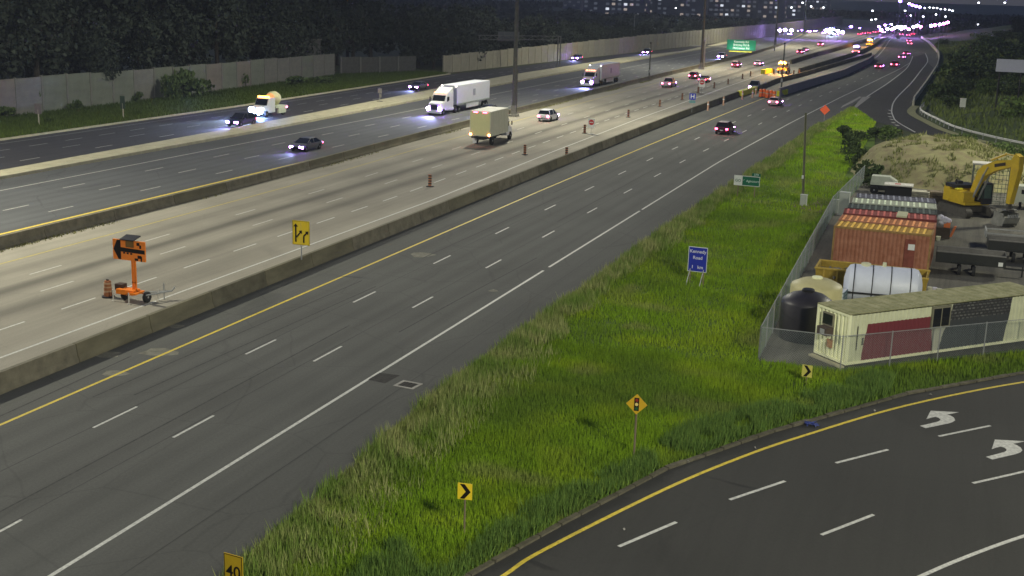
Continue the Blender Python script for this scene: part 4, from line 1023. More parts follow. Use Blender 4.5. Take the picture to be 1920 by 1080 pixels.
# wood pole and cabinets on the grass
x, y = G(1505, 384)
r = thing('utility_pole', 'slightly leaning wooden utility pole standing in the grass', 'pole', (x, y, 0), 0)
part('pole', MB().tube((0, 0, -.2), (-.42, 0, 8.45), .13, .1, 8), M('pole_wood', (.13, .13, .08), .9, .2, 3, stretch=(1, 1, .2)), r)
part('insulator', MB().box(-.2, -.1, 2.6, .18, .15, .3), swhite, r)
cabm = M('cabinet_paint', (.42, .45, .4), .6, .1, 1)
for p_, w, d, h, lab in (((1506, 386), .55, .5, .95, 'small pale cabinet at the foot of the leaning wooden pole'), ((1566, 400), .5, .5, 1.15, 'short pale cabinet left of the taller one by the fence'), ((1581, 404), .85, .6, 2.0, 'tall pale equipment cabinet by the fence')):
    x, y = G(*p_); r = thing('utility_cabinet', lab, 'cabinet', (x, y, 0), -.1)
    part('body', MB().box(0, 0, h / 2 + .05, w, d, h), cabm, r); part('lid', MB().box(0, 0, h + .08, w + .08, d + .08, .06), cabm, r); part('door', MB().box(0, -d / 2 - .012, h / 2 + .05, w * .82, .02, h * .85), cabm, r); part('plinth', MB().box(0, 0, .03, w + .2, d + .2, .1), conc_g, r)
structure('bare_dirt_path', MB().poly([G(*p) + (.03,) for p in [(1478, 386), (1500, 376), (1560, 378), (1572, 392), (1545, 402), (1500, 392)]]), M('bare_dirt', (.14, .11, .07), .95, .3, 3))
# billboard and white box on the slope
d1 = np.array([(1868 - 960) / FOC, -(122 - 540) / FOC, 1.0]) @ CR; d2 = np.array([(1925 - 960) / FOC, -(122 - 540) / FOC, 1.0]) @ CR
yb = 215; x1, x2 = d1[0] / d1[1] * yb, d2[0] / d2[1] * yb; zc = CAMH + d1[2] / d1[1] * yb
s = thing('billboard', 'blank pale grey board on posts above the dark bushes at right', 'billboard', ((x1 + x2) / 2, yb, 0), 0)
part('board', MB().box(0, 0, zc, x2 - x1, .2, 2.0), M('billboard_back', (.42, .43, .5), .6, .05), s)
for s_ in (-1, 1): part('post', MB().tube((s_ * 1.6, .2, 0), (s_ * 1.6, .2, zc), .12), black, s)
x, y = G(1803, 214)
r = thing('equipment_box', 'small white equipment box on the bushy slope right of the exit', 'cabinet', (x, y, 1.2), .1)
part('body', MB().box(0, 0, .7, .9, .6, 1.4), M('white_box_paint', (.6, .62, .55), .6, .1), r); part('lid', MB().box(0, 0, 1.43, 1.0, .7, .08), MATS['white_box_paint'], r); part('legs', MB().box(-.3, 0, -.6, .08, .08, 1.3).box(.3, 0, -.6, .08, .08, 1.3), steel, r)

# ------------------------------------------------------------------ works yard
yd = [(-9.0, 63.3), (-4.6, 64.0), (4.6, 72.4), (26, 91), (60, 120), (60, 150), (20, 140), (-8.6, 138), (-9.3, 132), (-10.1, 109), (-9.6, 84)]
structure('yard_ground', MB().poly([(x, y, .03) for x, y in yd]), asph_yard)
def corr(L, z0, z1, pitch=.28, dep=.045, y=0.0, x0=0.0):
    """trapezoid corrugated sheet along +x, proud towards -y"""
    m = MB(); pts = []; x = 0
    while x < L - 1e-3:
        for fx, fy in ((0, 0), (.32, 0), (.42, 1), (.9, 1)):
            if x + fx * pitch < L: pts.append((x0 + x + fx * pitch, y - dep * (1 - fy)))
        x += pitch
    pts.append((x0 + L, y - dep))
    vs = []
    for px, py in pts: vs += [(px, py, z0), (px, py, z1)]
    m.add(vs, [(2 * i, 2 * i + 2, 2 * i + 3, 2 * i + 1) for i in range(len(pts) - 1)])
    return m
def container(loc, rz, L, wallm, roofm, label, H=2.6, W=2.44, framem=None, ends=True, lift=.12):
    framem = framem or wallm
    r = thing('shipping_container', label, 'container', (loc[0], loc[1], lift), rz)
    part('front_wall', corr(L - .2, .15, H - .12, x0=.1, y=.05), wallm, r)
    w2 = corr(L - .2, .15, H - .12, x0=.1, y=.05)
    part('back_wall', w2, wallm, r, (L, W, 0), PI)
    e = corr(W - .2, .15, H - .12, pitch=.25, x0=.1, y=.05)
    part('end_wall', e, wallm, r, (0, W, 0), -PI / 2)
    e2 = corr(W - .2, .15, H - .12, pitch=.25, x0=.1, y=.05)
    part('end_door', e2, wallm, r, (L, 0, 0), PI / 2)
    fr = MB()
    for x in (.06, L - .06):
        for y in (.06, W - .06): fr.box(x, y, H / 2, .13, .13, H)
    for z in (.08, H - .07):
        fr.box(L / 2, .05, z, L - .2, .1, .14).box(L / 2, W - .05, z, L - .2, .1, .14).box(.05, W / 2, z, .1, W - .2, .14).box(L - .05, W / 2, z, .1, W - .2, .14)
    part('frame', fr, framem, r)
    rf = MB(); n = int((L - .3) / .45)
    rf.box(L / 2, W / 2, H - .06, L - .2, W - .2, .03)
    part('roof', rf, roofm, r)
    rq = MB()
    for k in range(n): rq.box(.3 + k * .45, W / 2, H - .02, .15, W - .3, .05, 0, 0)
    bc = roofm.node_tree.nodes['Mix'].inputs[7].default_value
    part('roof_ribs', rq, M(roofm.name + '_rib', (min(1, bc[0] * 1.7), min(1, bc[1] * 1.75), min(1, bc[2] * 1.7)), .8, .3, 2), r)
    part('floor', MB().box(L / 2, W / 2, .1, L - .2, W - .2, .05), black, r)
    return r
rust = M('rusty_orange_paint', (.27, .10, .05), .8, .22, 1.6, c2=(.42, .20, .125))
rust_roof = M('rusty_orange_roof', (.40, .17, .07), .85, .35, 2)
red_roof = M('dull_red_roof', (.26, .07, .06), .85, .35, 2)
c = container(G(1557, 495), -.03, 6.75, rust, M('mustard_roof', (.42, .26, .05), .85, .3, 1.5), 'rusty orange shipping container nearest the yellow skip', framem=M('mustard_frame', (.27, .17, .06), .85, .35, 2), H=2.7)
part('notice', MB().box(5.45, -.01, 1.7, .45, .02, .42), MATS['white_sign_sheeting'], c); part('notice_patch', MB().box(5.35, -.01, 1.25, .7, .01, 2.0), M('rust_patch', (.2, .06, .04), .9, .3, 3), c)
container((-8.05, 92.9), -.02, 6.8, rust, rust_roof, 'rust-striped container second in the row, behind the nearest one', H=2.7)
container((-8.0, 95.9), .05, 6.8, M('dull_red_wall', (.15, .03, .025), .8, .3), red_roof, 'dull red container with white patch on its roof, third in the row', H=2.7)
part('patch_box', MB().box(-3.75, 97.1, 2.9, .75, 2.2, .12), M('cream_patch', (.5, .5, .32), .7, .1), None)
o = bpy.data.objects[-1] if False else [q for q in bpy.data.objects if q.name.startswith('patch_box')][0]
tag(o, 'pale cream board lying flat on the dull red container roof', 'board'); o.name = 'cream_board'
container((-7.95, 98.9), .05, 6.7, M('dark_green_wall', (.035, .045, .04), .8, .3), M('dark_green_roof', (.05, .06, .055), .8, .4, 2), 'dark green ribbed container between the red and the white one', H=2.65)
container((-7.9, 101.9), .05, 6.5, M('white_container_wall', (.4, .43, .34), .7, .15), M('white_container_roof', (.40, .43, .33), .7, .15), 'pale greenish white container, fifth in the row', H=2.65)
container((-7.8, 104.9), .08, 6.3, M('blue_grey_wall', (.1, .1, .13), .8, .3), M('blue_grey_roof', (.115, .115, .14), .8, .4, 2), 'blue-grey container farthest back in the row', H=2.6)
# office container
off = bpy.data.materials.new('office_wall_paint'); off.use_nodes = True
nt = off.node_tree; b = nt.nodes['Principled BSDF']; b.inputs['Roughness'].default_value = .7
tc = nt.nodes.new('ShaderNodeTexCoord'); sp = nt.nodes.new('ShaderNodeSeparateXYZ'); nt.links.new(tc.outputs['Object'], sp.inputs[0])
def math_(op, a, b2=None, c3=None):
    n = nt.nodes.new('ShaderNodeMath'); n.operation = op
    for i, v in enumerate((a, b2, c3)):
        if v is None: continue
        if isinstance(v, (int, float)): n.inputs[i].default_value = v
        else: nt.links.new(v, n.inputs[i])
    return n.outputs[0]
X_, Z_ = sp.outputs[0], sp.outputs[2]
def band(a0, ka, b0, kb, zt):   # between the slanted lines x=a0+ka*z and x=b0+kb*z, below zt
    l = math_('GREATER_THAN', math_('SUBTRACT', X_, math_('MULTIPLY', Z_, ka)), a0)
    r_ = math_('LESS_THAN', math_('SUBTRACT', X_, math_('MULTIPLY', Z_, kb)), b0)
    return math_('MULTIPLY', math_('MULTIPLY', l, r_), math_('LESS_THAN', Z_, zt))
nz = nt.nodes.new('ShaderNodeTexNoise'); nz.inputs['Scale'].default_value = 1.5; nz.inputs['Detail'].default_value = 6; nt.links.new(tc.outputs['Object'], nz.inputs['Vector'])
def mix(f, a, b2):
    n = nt.nodes.new('ShaderNodeMix'); n.data_type = 'RGBA'
    if isinstance(f, (int, float)): n.inputs[0].default_value = f
    else: nt.links.new(f, n.inputs[0])
    for i, v in ((6, a), (7, b2)):
        if isinstance(v, tuple): n.inputs[i].default_value = v + (1,)
        else: nt.links.new(v, n.inputs[i])
    return n.outputs[2]
cr_ = mix(nz.outputs[0], (.46, .47, .3), (.74, .76, .52))
br = nt.nodes.new('ShaderNodeTexBrick'); br.inputs['Scale'].default_value = 1; br.inputs['Color1'].default_value = (.06, .06, .06, 1); br.inputs['Color2'].default_value = (.16, .16, .15, 1); br.inputs['Mortar'].default_value = (.03, .03, .03, 1)
br.inputs['Brick Width'].default_value = .3; br.inputs['Row Height'].default_value = .17; br.inputs['Mortar Size'].default_value = .05
cb = nt.nodes.new('ShaderNodeCombineXYZ'); nt.links.new(X_, cb.inputs[0]); nt.links.new(Z_, cb.inputs[1]); nt.links.new(cb.outputs[0], br.inputs[0])
char = mix(math_('GREATER_THAN', Z_, 1.75), (.045, .05, .052), br.outputs[0])
c1 = mix(band(1.0, .13, 6.05, -.12, 2.1), cr_, (.165, .028, .035))
c1 = mix(band(6.4, .33, 11.4, .14, 2.9), c1, char)
c1 = mix(band(6.05, -.12, 6.4, .33, 1.5), c1, (.45, .45, .35))
nt.links.new(c1, b.inputs['Base Color'])
A = Vector((-4.5, 63.95, 0)); ang = math.atan2(73.5 - 64.0, 4.5 + 4.45)
r = thing('office_container', 'cream site-office container with maroon and charcoal painted side and mossy roof', 'site office', (A.x, A.y, .18), ang)
Lc, Wc, Hc = 14.2, 2.5, 2.75
moss = M('mossy_roof', (.19, .2, .085), .95, .4, 1.5, c2=(.40, .38, .22))
cream2 = M('cream_container_paint', (.86, .87, .56), .7, .1, 1)
part('long_wall', corr(Lc - .2, .12, Hc - .1, .28, .04, .05, .1), off, r)
part('end_wall', corr(Wc - .2, .12, Hc - .1, .3, .06, .06, .1), cream2, r, (0, Wc, 0), -PI / 2)
part('back_wall', MB().box(Lc / 2, Wc - .04, Hc / 2, Lc - .2, .05, Hc - .2), cream2, r)
part('far_wall', MB().box(Lc - .04, Wc / 2, Hc / 2, .05, Wc - .2, Hc - .2), cream2, r)
rf = MB().box(Lc / 2, Wc / 2, Hc - .0, Lc + .06, Wc + .06, .06)
for k in range(int(Lc / .6)): rf.box(.35 + k * .6, Wc / 2, Hc + .04, .18, Wc - .3, .03)
part('roof', rf, moss, r)
fr = MB()
for xx in (.05, Lc - .05):
    for yy in (.05, Wc - .05): fr.box(xx, yy, Hc / 2 - .02, .14, .14, Hc - .05)
fr.box(.03, Wc / 2, .08, .12, Wc - .2, .14).box(Lc / 2, .03, .08, Lc - .2, .12, .14).box(.03, Wc / 2, Hc - .1, .12, Wc - .2, .12)
part('frame', fr, cream2, r)
part('skid', MB().box(Lc / 2, .4, -.08, Lc, .15, .16).box(Lc / 2, Wc - .4, -.08, Lc, .15, .16), black, r)
part('doorstep', MB().box(-.22, Wc / 2, -.08, .3, Wc, .1), conc_l, r)
w = part('window', MB().box(6.37, -.03, 2.03, 1.36, .1, 1.22), M('grey_window_frame', (.2, .19, .13), .6, .1), r)
for s_ in (-1, 1): part('pane', MB().box(6.37 + s_ * .31, -.085, 2.03, .54, .02, 1.0), GLASS, w)
w = part('window', MB().box(-.05, Wc - .97, 2.12, .12, .85, .7), MATS['grey_window_frame'], r)
part('pane', MB().box(-.12, Wc - .97, 2.12, .02, .7, .56), GLASS, w)
ac = part('air_conditioner', MB().box(-.3, Wc - 1.05, 1.55, .5, .72, .42), M('dark_ac_case', (.08, .06, .05), .6, .2), r)
part('grille', MB().box(-.56, Wc - 1.12, 1.55, .02, .34, .26), steel, ac)
part('rusty_vent', MB().box(-.05, Wc - 1.2, .85, .05, .4, .45), M('rusty_sticker', (.4, .2, .08), .8, .4, 5), r)
part('door_seam', MB().box(.62, -.0, 1.4, .05, .03, 1.3).box(1.0, -.01, 1.2, .12, .02, .4), dsteel, r)
# tanks
x, y = G(1514, 640)
tx, ty = -7.25, 69.0
r = thing('black_tank', 'big black round water tank with domed top by the fence corner', 'tank', (tx, ty, 0))
part('shell', MB().lathe([(1.45, 0), (1.45, 2.1), (1.38, 2.25), (.95, 2.55), (.4, 2.72), (.3, 2.74)], 32), M('black_tank_plastic', (.022, .02, .024), .45, .1, spec=.5), r)
part('lid', MB().lathe([(.34, 2.7), (.36, 2.84), (.3, 2.88)], 18), black, r)
r = thing('cream_tank', 'cream round tank half hidden behind the black one', 'tank', (-7.15, 72.3, 0))
part('shell', MB().lathe([(1.5, 0), (1.5, 2.3), (1.42, 2.45), (.9, 2.7), (.3, 2.8)], 32), M('cream_tank_plastic', (.5, .46, .24), .5, .08), r)
part('lid', MB().lathe([(.3, 2.78), (.3, 2.9)], 16), cream2, r)
x, y = -6.3, 76.6
r = thing('caged_tote', 'white cubic liquid tote in a wire cage beside the cream tank', 'tote', (x, y, 0), -.1)
part('bottle', MB().box(0, 0, .72, 1.0, 1.1, 1.05), M('milky_plastic', (.62, .68, .72), .4, .05), r); part('pallet', MB().box(0, 0, .08, 1.1, 1.2, .14), black, r)
cg = MB()
for k in range(5): cg.box(0, 0, .3 + k * .22, 1.07, 1.17, .025)
for k in range(6):
    for s_ in (-1, 1): cg.box(-.5 + k * .2, s_ * .58, .72, .02, .02, 1.1).box(s_ * .53, -.5 + k * .2, .72, .02, .02, 1.1)
part('cage', cg, M('cage_steel', (.12, .18, .2), .5, .1, metal=.3), r)
r = thing('white_tank', 'long white horizontal tank with four black hoops on a cradle', 'tank', (-3.75, 78.3, 0), .08)
part('shell', MB().lathe([(.3, -2.35), (.8, -2.25), (1.12, -2.05), (1.2, -1.8), (1.2, 1.8), (1.12, 2.05), (.8, 2.25), (.3, 2.35)], 32, (0, 0, 1.45), 'x'), M('white_tank_plastic', (.62, .66, .76), .45, .05, spec=.5), r)
for xx in (-1.75, -.65, .45, 1.6): part('hoop', MB().lathe([(1.215, -.03), (1.225, .03)], 32, (xx, 0, 1.45), 'x'), black, r)
part('rail', MB().box(0, -1.24, 1.1, 4.1, .06, .1), black, r)
part('hatch', MB().lathe([(.3, 0), (.3, .16), (.2, .2)], 14, (-1.1, 0, 2.6)).lathe([(.12, 0), (.12, .3)], 10, (.0, 0, 2.6)), M('cream_fitting', (.6, .6, .4), .5, .1), r)
part('cradle', MB().box(0, -.8, .2, 4.4, .15, .4).box(0, .8, .2, 4.4, .15, .4).box(-1.6, 0, .25, .2, 1.8, .5).box(1.6, 0, .25, .2, 1.8, .5), dsteel, r)
# skip
r = thing('yellow_skip', 'mustard yellow open skip full of scrap behind the white tank', 'skip', (-8.0, 80.6, 0), .0)
sk = M('mustard_skip', (.30, .21, .03), .75, .3, 1.5)
prof = [(0, .25), (6.6, .25), (6.9, 1.65), (-.15, 1.65)]
part('side_panel', MB().add([(u, 0, v) for u, v in prof] + [(u, .07, v) for u, v in prof], [(0, 1, 2, 3), (7, 6, 5, 4), (0, 4, 5, 1), (1, 5, 6, 2), (2, 6, 7, 3), (3, 7, 4, 0)]), sk, r)
part('side_panel', MB().add([(u, 2.4, v) for u, v in prof] + [(u, 2.47, v) for u, v in prof], [(0, 1, 2, 3), (7, 6, 5, 4), (0, 4, 5, 1), (1, 5, 6, 2), (2, 6, 7, 3), (3, 7, 4, 0)]), sk, r)
part('end_panel', MB().box(-.05, 1.23, .95, .08, 2.4, 1.4).box(6.75, 1.23, .95, .08, 2.4, 1.4), sk, r)
part('floor', MB().box(3.3, 1.23, .3, 6.6, 2.4, .1), sk, r)
rb = MB()
for k in range(8): rb.box(.4 + k * .85, -.04, .95, .1, .08, 1.3)
rb.box(3.35, -.03, 1.66, 7.1, .14, .1).box(3.35, 2.5, 1.66, 7.1, .14, .1).box(-.12, 1.23, 1.66, .12, 2.5, .1)
part('ribs', rb, M('mustard_skip_rim', (.4, .28, .05), .7, .2), r)
jk = MB()
for k in range(60): jk.box(random.uniform(.3, 6.4), random.uniform(.3, 2.2), random.uniform(.9, 1.5), random.uniform(.2, 1.4), random.uniform(.05, .3), random.uniform(.03, .2), random.uniform(0, 3), random.uniform(-.3, .3))
o = part('scrap', jk, M('scrap_mix', (.07, .06, .05), .8, .5, 4, c2=(.2, .19, .16)), None); o.location = (-8.0, 80.6, 0); o['kind'] = 'stuff'
# excavator
r = thing('excavator', 'yellow tracked excavator with its arm folded down to a grey bucket', 'excavator', (.95, 117.9, 0), math.radians(-145))
ey = M('excavator_yellow', (.55, .38, .012), .45, .15, 1.5, spec=.5)
trk = M('track_steel', (.07, .065, .055), .7, .3, 4)
for s_ in (-1, 1):
    ov = []
    for i in range(20):
        t_ = 2 * PI * i / 20; cy = 1.85 if math.cos(t_) > 0 else -1.85
        ov.append((cy + .42 * math.cos(t_), .44 + .42 * math.sin(t_)))
    tq = part('track', MB().ext(ov, s_ * 1.25 - .28, s_ * 1.25 + .28), trk, r)
    sh = MB()
    for k in range(14): sh.box(s_ * 1.25, -1.9 + k * .29, .885, .62, .12, .05).box(s_ * 1.25, -1.6 + k * .29, .02, .62, .12, .05)
    part('track_shoes', sh, trk, tq)
    part('roller', MB().lathe([(.1, -.3), (.28, -.3), (.28, .3), (.1, .3)], 12, (s_ * 1.25, 1.85, .44), 'x').lathe([(.1, -.3), (.28, -.3), (.28, .3), (.1, .3)], 12, (s_ * 1.25, -1.85, .44), 'x'), trk, tq)
part('undercarriage', MB().box(0, 0, .6, 2.0, 1.6, .5).lathe([(.6, .8), (.6, 1.05)], 16), trk, r)
part('body', MB().box(.0, .1, 1.2, 2.5, 2.6, .25).box(.75, .1, 1.75, 1.1, 2.2, .9).box(-.85, -.5, 1.55, .9, 1.4, .6), ey, r)
cwp = [(-1.3, -1.0), (-1.3, -1.9), (-.9, -2.35), (.9, -2.35), (1.3, -1.9), (1.3, -1.0)]
part('counterweight', MB().ext(cwp, 1.1, 2.35, 'z'), ey, r)
part('engine_hood', MB().box(.0, -1.1, 2.5, 2.3, 1.7, .3).box(.2, -1.3, 2.75, .5, .5, .25).tube((.7, -1.0, 2.6), (.7, -1.0, 3.1), .07), black, r)
cb_ = part('cab', MB().box(-.8, .95, 1.45, .95, 1.5, .5).box(-.8, .95, 3.02, .95, 1.45, .12).box(-1.24, .25, 2.3, .07, .07, 1.4).box(-.36, .25, 2.3, .07, .07, 1.4).box(-1.24, 1.65, 2.3, .07, .07, 1.4).box(-.36, 1.65, 2.3, .07, .07, 1.4).box(-1.24, .95, 2.3, .05, .06, 1.4), black, r)
part('cab_glass', MB().box(-.8, .95, 2.33, .84, 1.34, 1.22), M('greenish_cab_glass', (.05, .09, .075), .15, .2, 3, spec=.6), cb_)
bp = [(.3, 1.9), (.8, 1.85), (1.5, 3.0), (2.3, 3.85), (3.6, 4.5), (5.9, 5.2), (6.15, 5.5), (5.9, 5.8), (3.6, 5.4), (1.9, 4.75), (1.2, 4.2), (.8, 3.2)]
bm = part('boom', MB().ext(bp, -.2, .2), ey, r)
part('nameplate', MB().box(.21, 4.2, 5.12, .015, 1.5, .28, 0, .24).box(-.21, 4.2, 5.12, .015, 1.5, .28, 0, .24), M('dark_nameplate', (.03, .02, .01), .6, .1), bm)
for s_ in (-1, 1): part('boom_cylinder', MB().tube((s_ * .32, 1.0, 1.5), (s_ * .32, 2.3, 4.0), .09).tube((s_ * .32, 2.3, 4.0), (s_ * .28, 2.7, 4.7), .05), steel, r)
part('arm_cylinder', MB().tube((0, 2.7, 5.35), (0, 4.6, 6.1), .1).tube((0, 4.6, 6.1), (0, 6.2, 6.15), .06), ey, r)
part('stick', MB().ext([(5.7, 5.9), (6.1, 6.35), (6.65, 6.15), (6.75, 5.1), (6.1, 2.0), (5.6, 2.0), (5.7, 4.6)], -.22, .22), ey, r)
part('bucket_cylinder', MB().tube((0, 6.6, 5.5), (0, 6.3, 3.3), .09).tube((0, 6.3, 3.3), (0, 6.1, 2.4), .06), steel, r)
part('bucket_link', MB().box(0, 5.85, 1.8, .35, .2, .7).box(0, 6.0, 1.45, .5, .4, .2), trk, r)
bk = [(6.1, 1.45), (5.6, 1.5), (5.0, 1.0), (4.55, .25), (4.8, .02), (5.7, 0), (6.3, .35), (6.5, .9), (6.3, .95), (6.05, .5), (5.6, .25), (4.9, .25), (5.2, .85), (5.7, 1.25)]
bq = part('bucket', MB().ext(bk, -.75, .75).box(-.73, 5.55, .65, .05, 1.3, 1.1).box(.73, 5.55, .65, .05, 1.3, 1.1), M('worn_bucket_steel', (.25, .25, .22), .5, .25, 2, metal=.3), r)
for k in range(5): part('bucket_tooth', MB().box(-.44 + k * .22, 6.5, 1.0, .08, .12, .28), steel, bq)
part('lamp_unit', MB().box(.9, -.2, 2.32, .5, .5, .12), M('bright_yellow_cap', (.75, .72, .04), .5, .1), r)
# trailers
def trailer(loc, rz, label, L=4.6, W=2.0, ramp=False):
    r = thing('dump_trailer', label, 'trailer', (loc[0], loc[1], 0), rz)
    gt = M('trailer_grey_rail', (.17, .165, .15), .6, .2); bt = M('trailer_black', (.02, .022, .02), .6, .2)
    part('side_board', MB().box(L / 2, 0, 1.15, L, .06, .75), bt, r); part('side_board', MB().box(L / 2, W, 1.15, L, .06, .75), gt, r)
    part('end_board', MB().box(0, W / 2, 1.15, .06, W, .75).box(L, W / 2, 1.15, .06, W, .75), bt, r)
    part('top_rail', MB().box(L / 2, 0, 1.55, L, .1, .07).box(L / 2, W, 1.55, L, .1, .07), gt, r)
    part('floor', MB().box(L / 2, W / 2, .8, L, W, .08), M('trailer_floor', (.09, .085, .07), .9, .3), r)
    for xx in (L * .35, L * .35 + .95):
        for yy in (-.12, W + .12): wheel(r, xx, yy, .36, .22)
    part('mudguard', MB().box(L * .35 + .47, -.12, .86, 2.0, .26, .05), bt, r)
    part('drawbar', MB().box(L + .7, W / 2, .55, 1.5, .12, .12).tube((L + 1.2, W / 2, 0), (L + 1.2, W / 2, .8), .05), bt, r)
    part('reflector', MB().box(L * .93, -.04, 1.0, .3, .015, .28), MATS['white_sign_sheeting'], r)
    return r
trailer((-.9, 90.8), .02, 'black twin-axle dump trailer beside the rusty orange container')
trailer((2.6, 97.2), .04, 'second grey slatted trailer behind the black twin-axle one', 5.2)
r = thing('flatbed_trailer', 'low dark flatbed trailer beyond the slatted one at the frame edge', 'trailer', (2.5, 102.6, 0), .04)
part('deck', MB().box(3, 1.1, .75, 6, 2.2, .12), dsteel, r); part('rail', MB().box(3, 0, 1.1, 6, .06, .08).box(3, 2.2, 1.1, 6, .06, .08).box(0, 1.1, 1.0, .08, 2.2, .6), steel, r)
for xx in (2.5, 3.5): wheel(r, xx, 0, .36)
# orange and white heap by the container ends
x, y = -.75, 104.6
r = thing('orange_cones_heap', 'tipped orange sign stand with white bags at the container ends', 'work gear', (x, y, 0), 0)
part('folded_sign', MB().box(.25, 0, 1.05, .5, .05, 1.0, 0, .3).box(.75, -.1, .65, .2, .06, 1.1, .6, .5), M('salmon_orange', (.75, .22, .08), .6, .1), r)
bg_ = MB()
for k, (bx_, bz_, br_) in enumerate(((-.3, 1.7, .3), (.05, 1.55, .32), (.35, 1.5, .22), (-.2, 1.35, .25))): bg_.lathe([(br_ * .3, -br_), (br_ * .9, -br_ * .5), (br_, 0), (br_ * .8, br_ * .5), (br_ * .2, br_ * .8)], 10, (bx_, 0, bz_))
part('white_bags', bg_, M('white_bag', (.6, .58, .66), .7, .15, 4), r)
part('pallet_stack', MB().box(0, .1, .45, 1.1, .8, .9), M('dark_pallet', (.06, .045, .035), .9, .3), r)
part('pale_bucket', MB().lathe([(.15, 0), (.2, .35)], 12, (-.3, -1.3, .02)), M('pale_bucket_plastic', (.5, .5, .38), .6, .1), r)
# clutter at the back of the yard
r = thing('compact_machine', 'small white-hooded machine with dark wheels at the foot of the dirt mound', 'machine', (-6.9, 126.5, 0), 0)
part('hood', MB().loft([[(-1.3, -.7, .9), (-1.3, .8, .9), (-1.2, .7, 1.75), (-1.2, -.6, 1.75)], [(.6, -.7, .9), (.6, .8, .9), (.5, .7, 1.75), (.5, -.6, 1.75)], [(1.3, -.6, .9), (1.3, .7, .9), (1.2, .6, 1.35), (1.2, -.5, 1.35)]], False), M('pale_green_white_paint', (.5, .53, .42), .5, .1), r)
part('chassis', MB().box(0, 0, .65, 2.5, 1.3, .45), black, r)
for xx in (-.85, .85):
    for yy in (-.75, .75): wheel(r, 0, 0, .4, .25).location = (xx, yy, .4)
for c_ in kids(r):
    if c_.name.startswith('wheel'): c_.rotation_euler = (0, 0, PI / 2)
r = thing('machine_canopy', 'white-topped machine with a dark open side, behind the containers', 'machine', (-5.2, 119.8, 0), .03)
part('top_panel', MB().box(0, 0, 1.95, 2.6, 1.7, .1), MATS['white_roof'], r); part('body', MB().box(0, .2, .9, 2.4, 1.3, 1.7), black, r); part('red_badge', MB().box(-.1, -.1, 2.02, .5, .3, .04), MATS['red_sign_print'], r)
for k, (dx, col_) in enumerate(((1.9, (.5, .48, .36)), (3.4, (.22, .18, .12)), (5.0, (.4, .33, .22)))):
    r = thing('material_stack', ('stack of pale boards right of the white-topped machine', 'stack of brown boards behind the pale ones', 'tan board stack left of the excavator')[k], 'board stack', (-5.2 + dx, 122.5 + k * .7, 0), .05 * k)
    for j in range(5): part('plank', MB().box(random.uniform(-.1, .1), 0, .15 + j * .22, 1.7, 1.3, .18, random.uniform(-.05, .05)), M('board_%s' % ('pale', 'brown', 'tan')[k], col_, .9, .3, 3), r)
r = thing('steel_cage', 'tall grey mesh cage with a pale top standing behind the excavator', 'cage', (1.2, 124.5, 0), 0)
cgm = MB()
for xx in (0, 3.3):
    for yy in (0, 1.6): cgm.box(xx, yy, 1.9, .16, .16, 3.8)
for k in range(9): cgm.box(1.65, 0, .4 + k * .42, 3.3, .05, .05)
for k in range(9): cgm.box(.35 + k * .33, 0, 1.9, .04, .05, 3.6)
part('mesh_side', cgm, M('grey_green_steel', (.17, .2, .16), .6, .2), r); part('top_board', MB().box(1.65, .8, 3.85, 3.6, 1.9, .12), MATS['white_roof'], r)
r = thing('white_van', 'white flat-sided vehicle body behind the excavator cab', 'van', (5.2, 123.5, 0), 0)
part('body', MB().box(1.6, .9, 1.35, 3.6, 1.8, 1.6), MATS['pale_green_white_paint'], r); part('window_band', MB().box(1.2, -.01, 1.65, 1.6, .03, .4), GLASS, r)
for xx in (.4, 2.8): wheel(r, xx, 0, .35)
r = thing('clutter_pile', 'small heap of pale pots and pipes between the trailer and office roof', 'debris', (-1.0, 84.0, 0), 0)
for k in range(5): part('pot', MB().lathe([(.12, 0), (.2, .25), (.18, .4)], 8, (k * .28, random.uniform(-.3, .3), 0)), (MATS['pale_bucket_plastic'], MATS['white_bag'])[k % 2], r)
part('pipe_stand', MB().tube((-.9, -1.8, 0), (-.9, -1.8, 1.0), .05).tube((-1.5, -1.7, .9), (-.5, -1.9, 1.05), .05), MATS['pale_leg'], r)
r = thing('rubbish_heap', 'small black and white junk heap between fence and yellow skip', 'debris', (-8.35, 78.6, 0), 0)
for k in range(6): part('sack', MB().lathe([(.1, 0), (.32, .15), (.28, .4), (.1, .55)], 9, (random.uniform(-.5, .5), random.uniform(-.6, .6), 0)), (black, MATS['white_bag'])[k % 3 == 0], r)
r = thing('plastic_litter', 'crumpled blue plastic litter at the ramp kerb', 'litter', G(1521, 799) + (.03,), .4)
lm = MB()
for k in range(14): lm.add([(random.uniform(-.4, .4), random.uniform(-.25, .25), random.uniform(0, .18)) for _ in range(3)], [(0, 1, 2)])
part('film', lm, M('blue_plastic', (.05, .07, .25), .4, .3, 6), r)

# ------------------------------------------------------------------ chain-link fence
def link_mesh(L, H=1.8, s=.13):
    m = MB(); rr = .003
    k = -int(H / s) - 1
    while k * s < L:
        for dirn in (1, -1):
            x0, x1 = (k * s, k * s + H)
            z0, z1 = (0, H) if dirn > 0 else (H, 0)
            a0, a1 = max(x0, 0), min(x1, L)
            if a1 - a0 > .02:
                za = z0 + (z1 - z0) * (a0 - x0) / H; zb = z0 + (z1 - z0) * (a1 - x0) / H
                nx, nz = -(zb - za), (a1 - a0); q = math.hypot(nx, nz); nx, nz = nx / q * rr, nz / q * rr
                m.add([(a0 + nx, 0, za + nz), (a1 + nx, 0, zb + nz), (a1 - nx, -rr, zb - nz), (a0 - nx, -rr, za - nz), (a1 - nx, rr, zb - nz), (a0 - nx, rr, za - nz)], [(0, 1, 2, 3), (3, 2, 4, 5), (5, 4, 1, 0)])
        k += 1
    return m.mesh('chain_link')
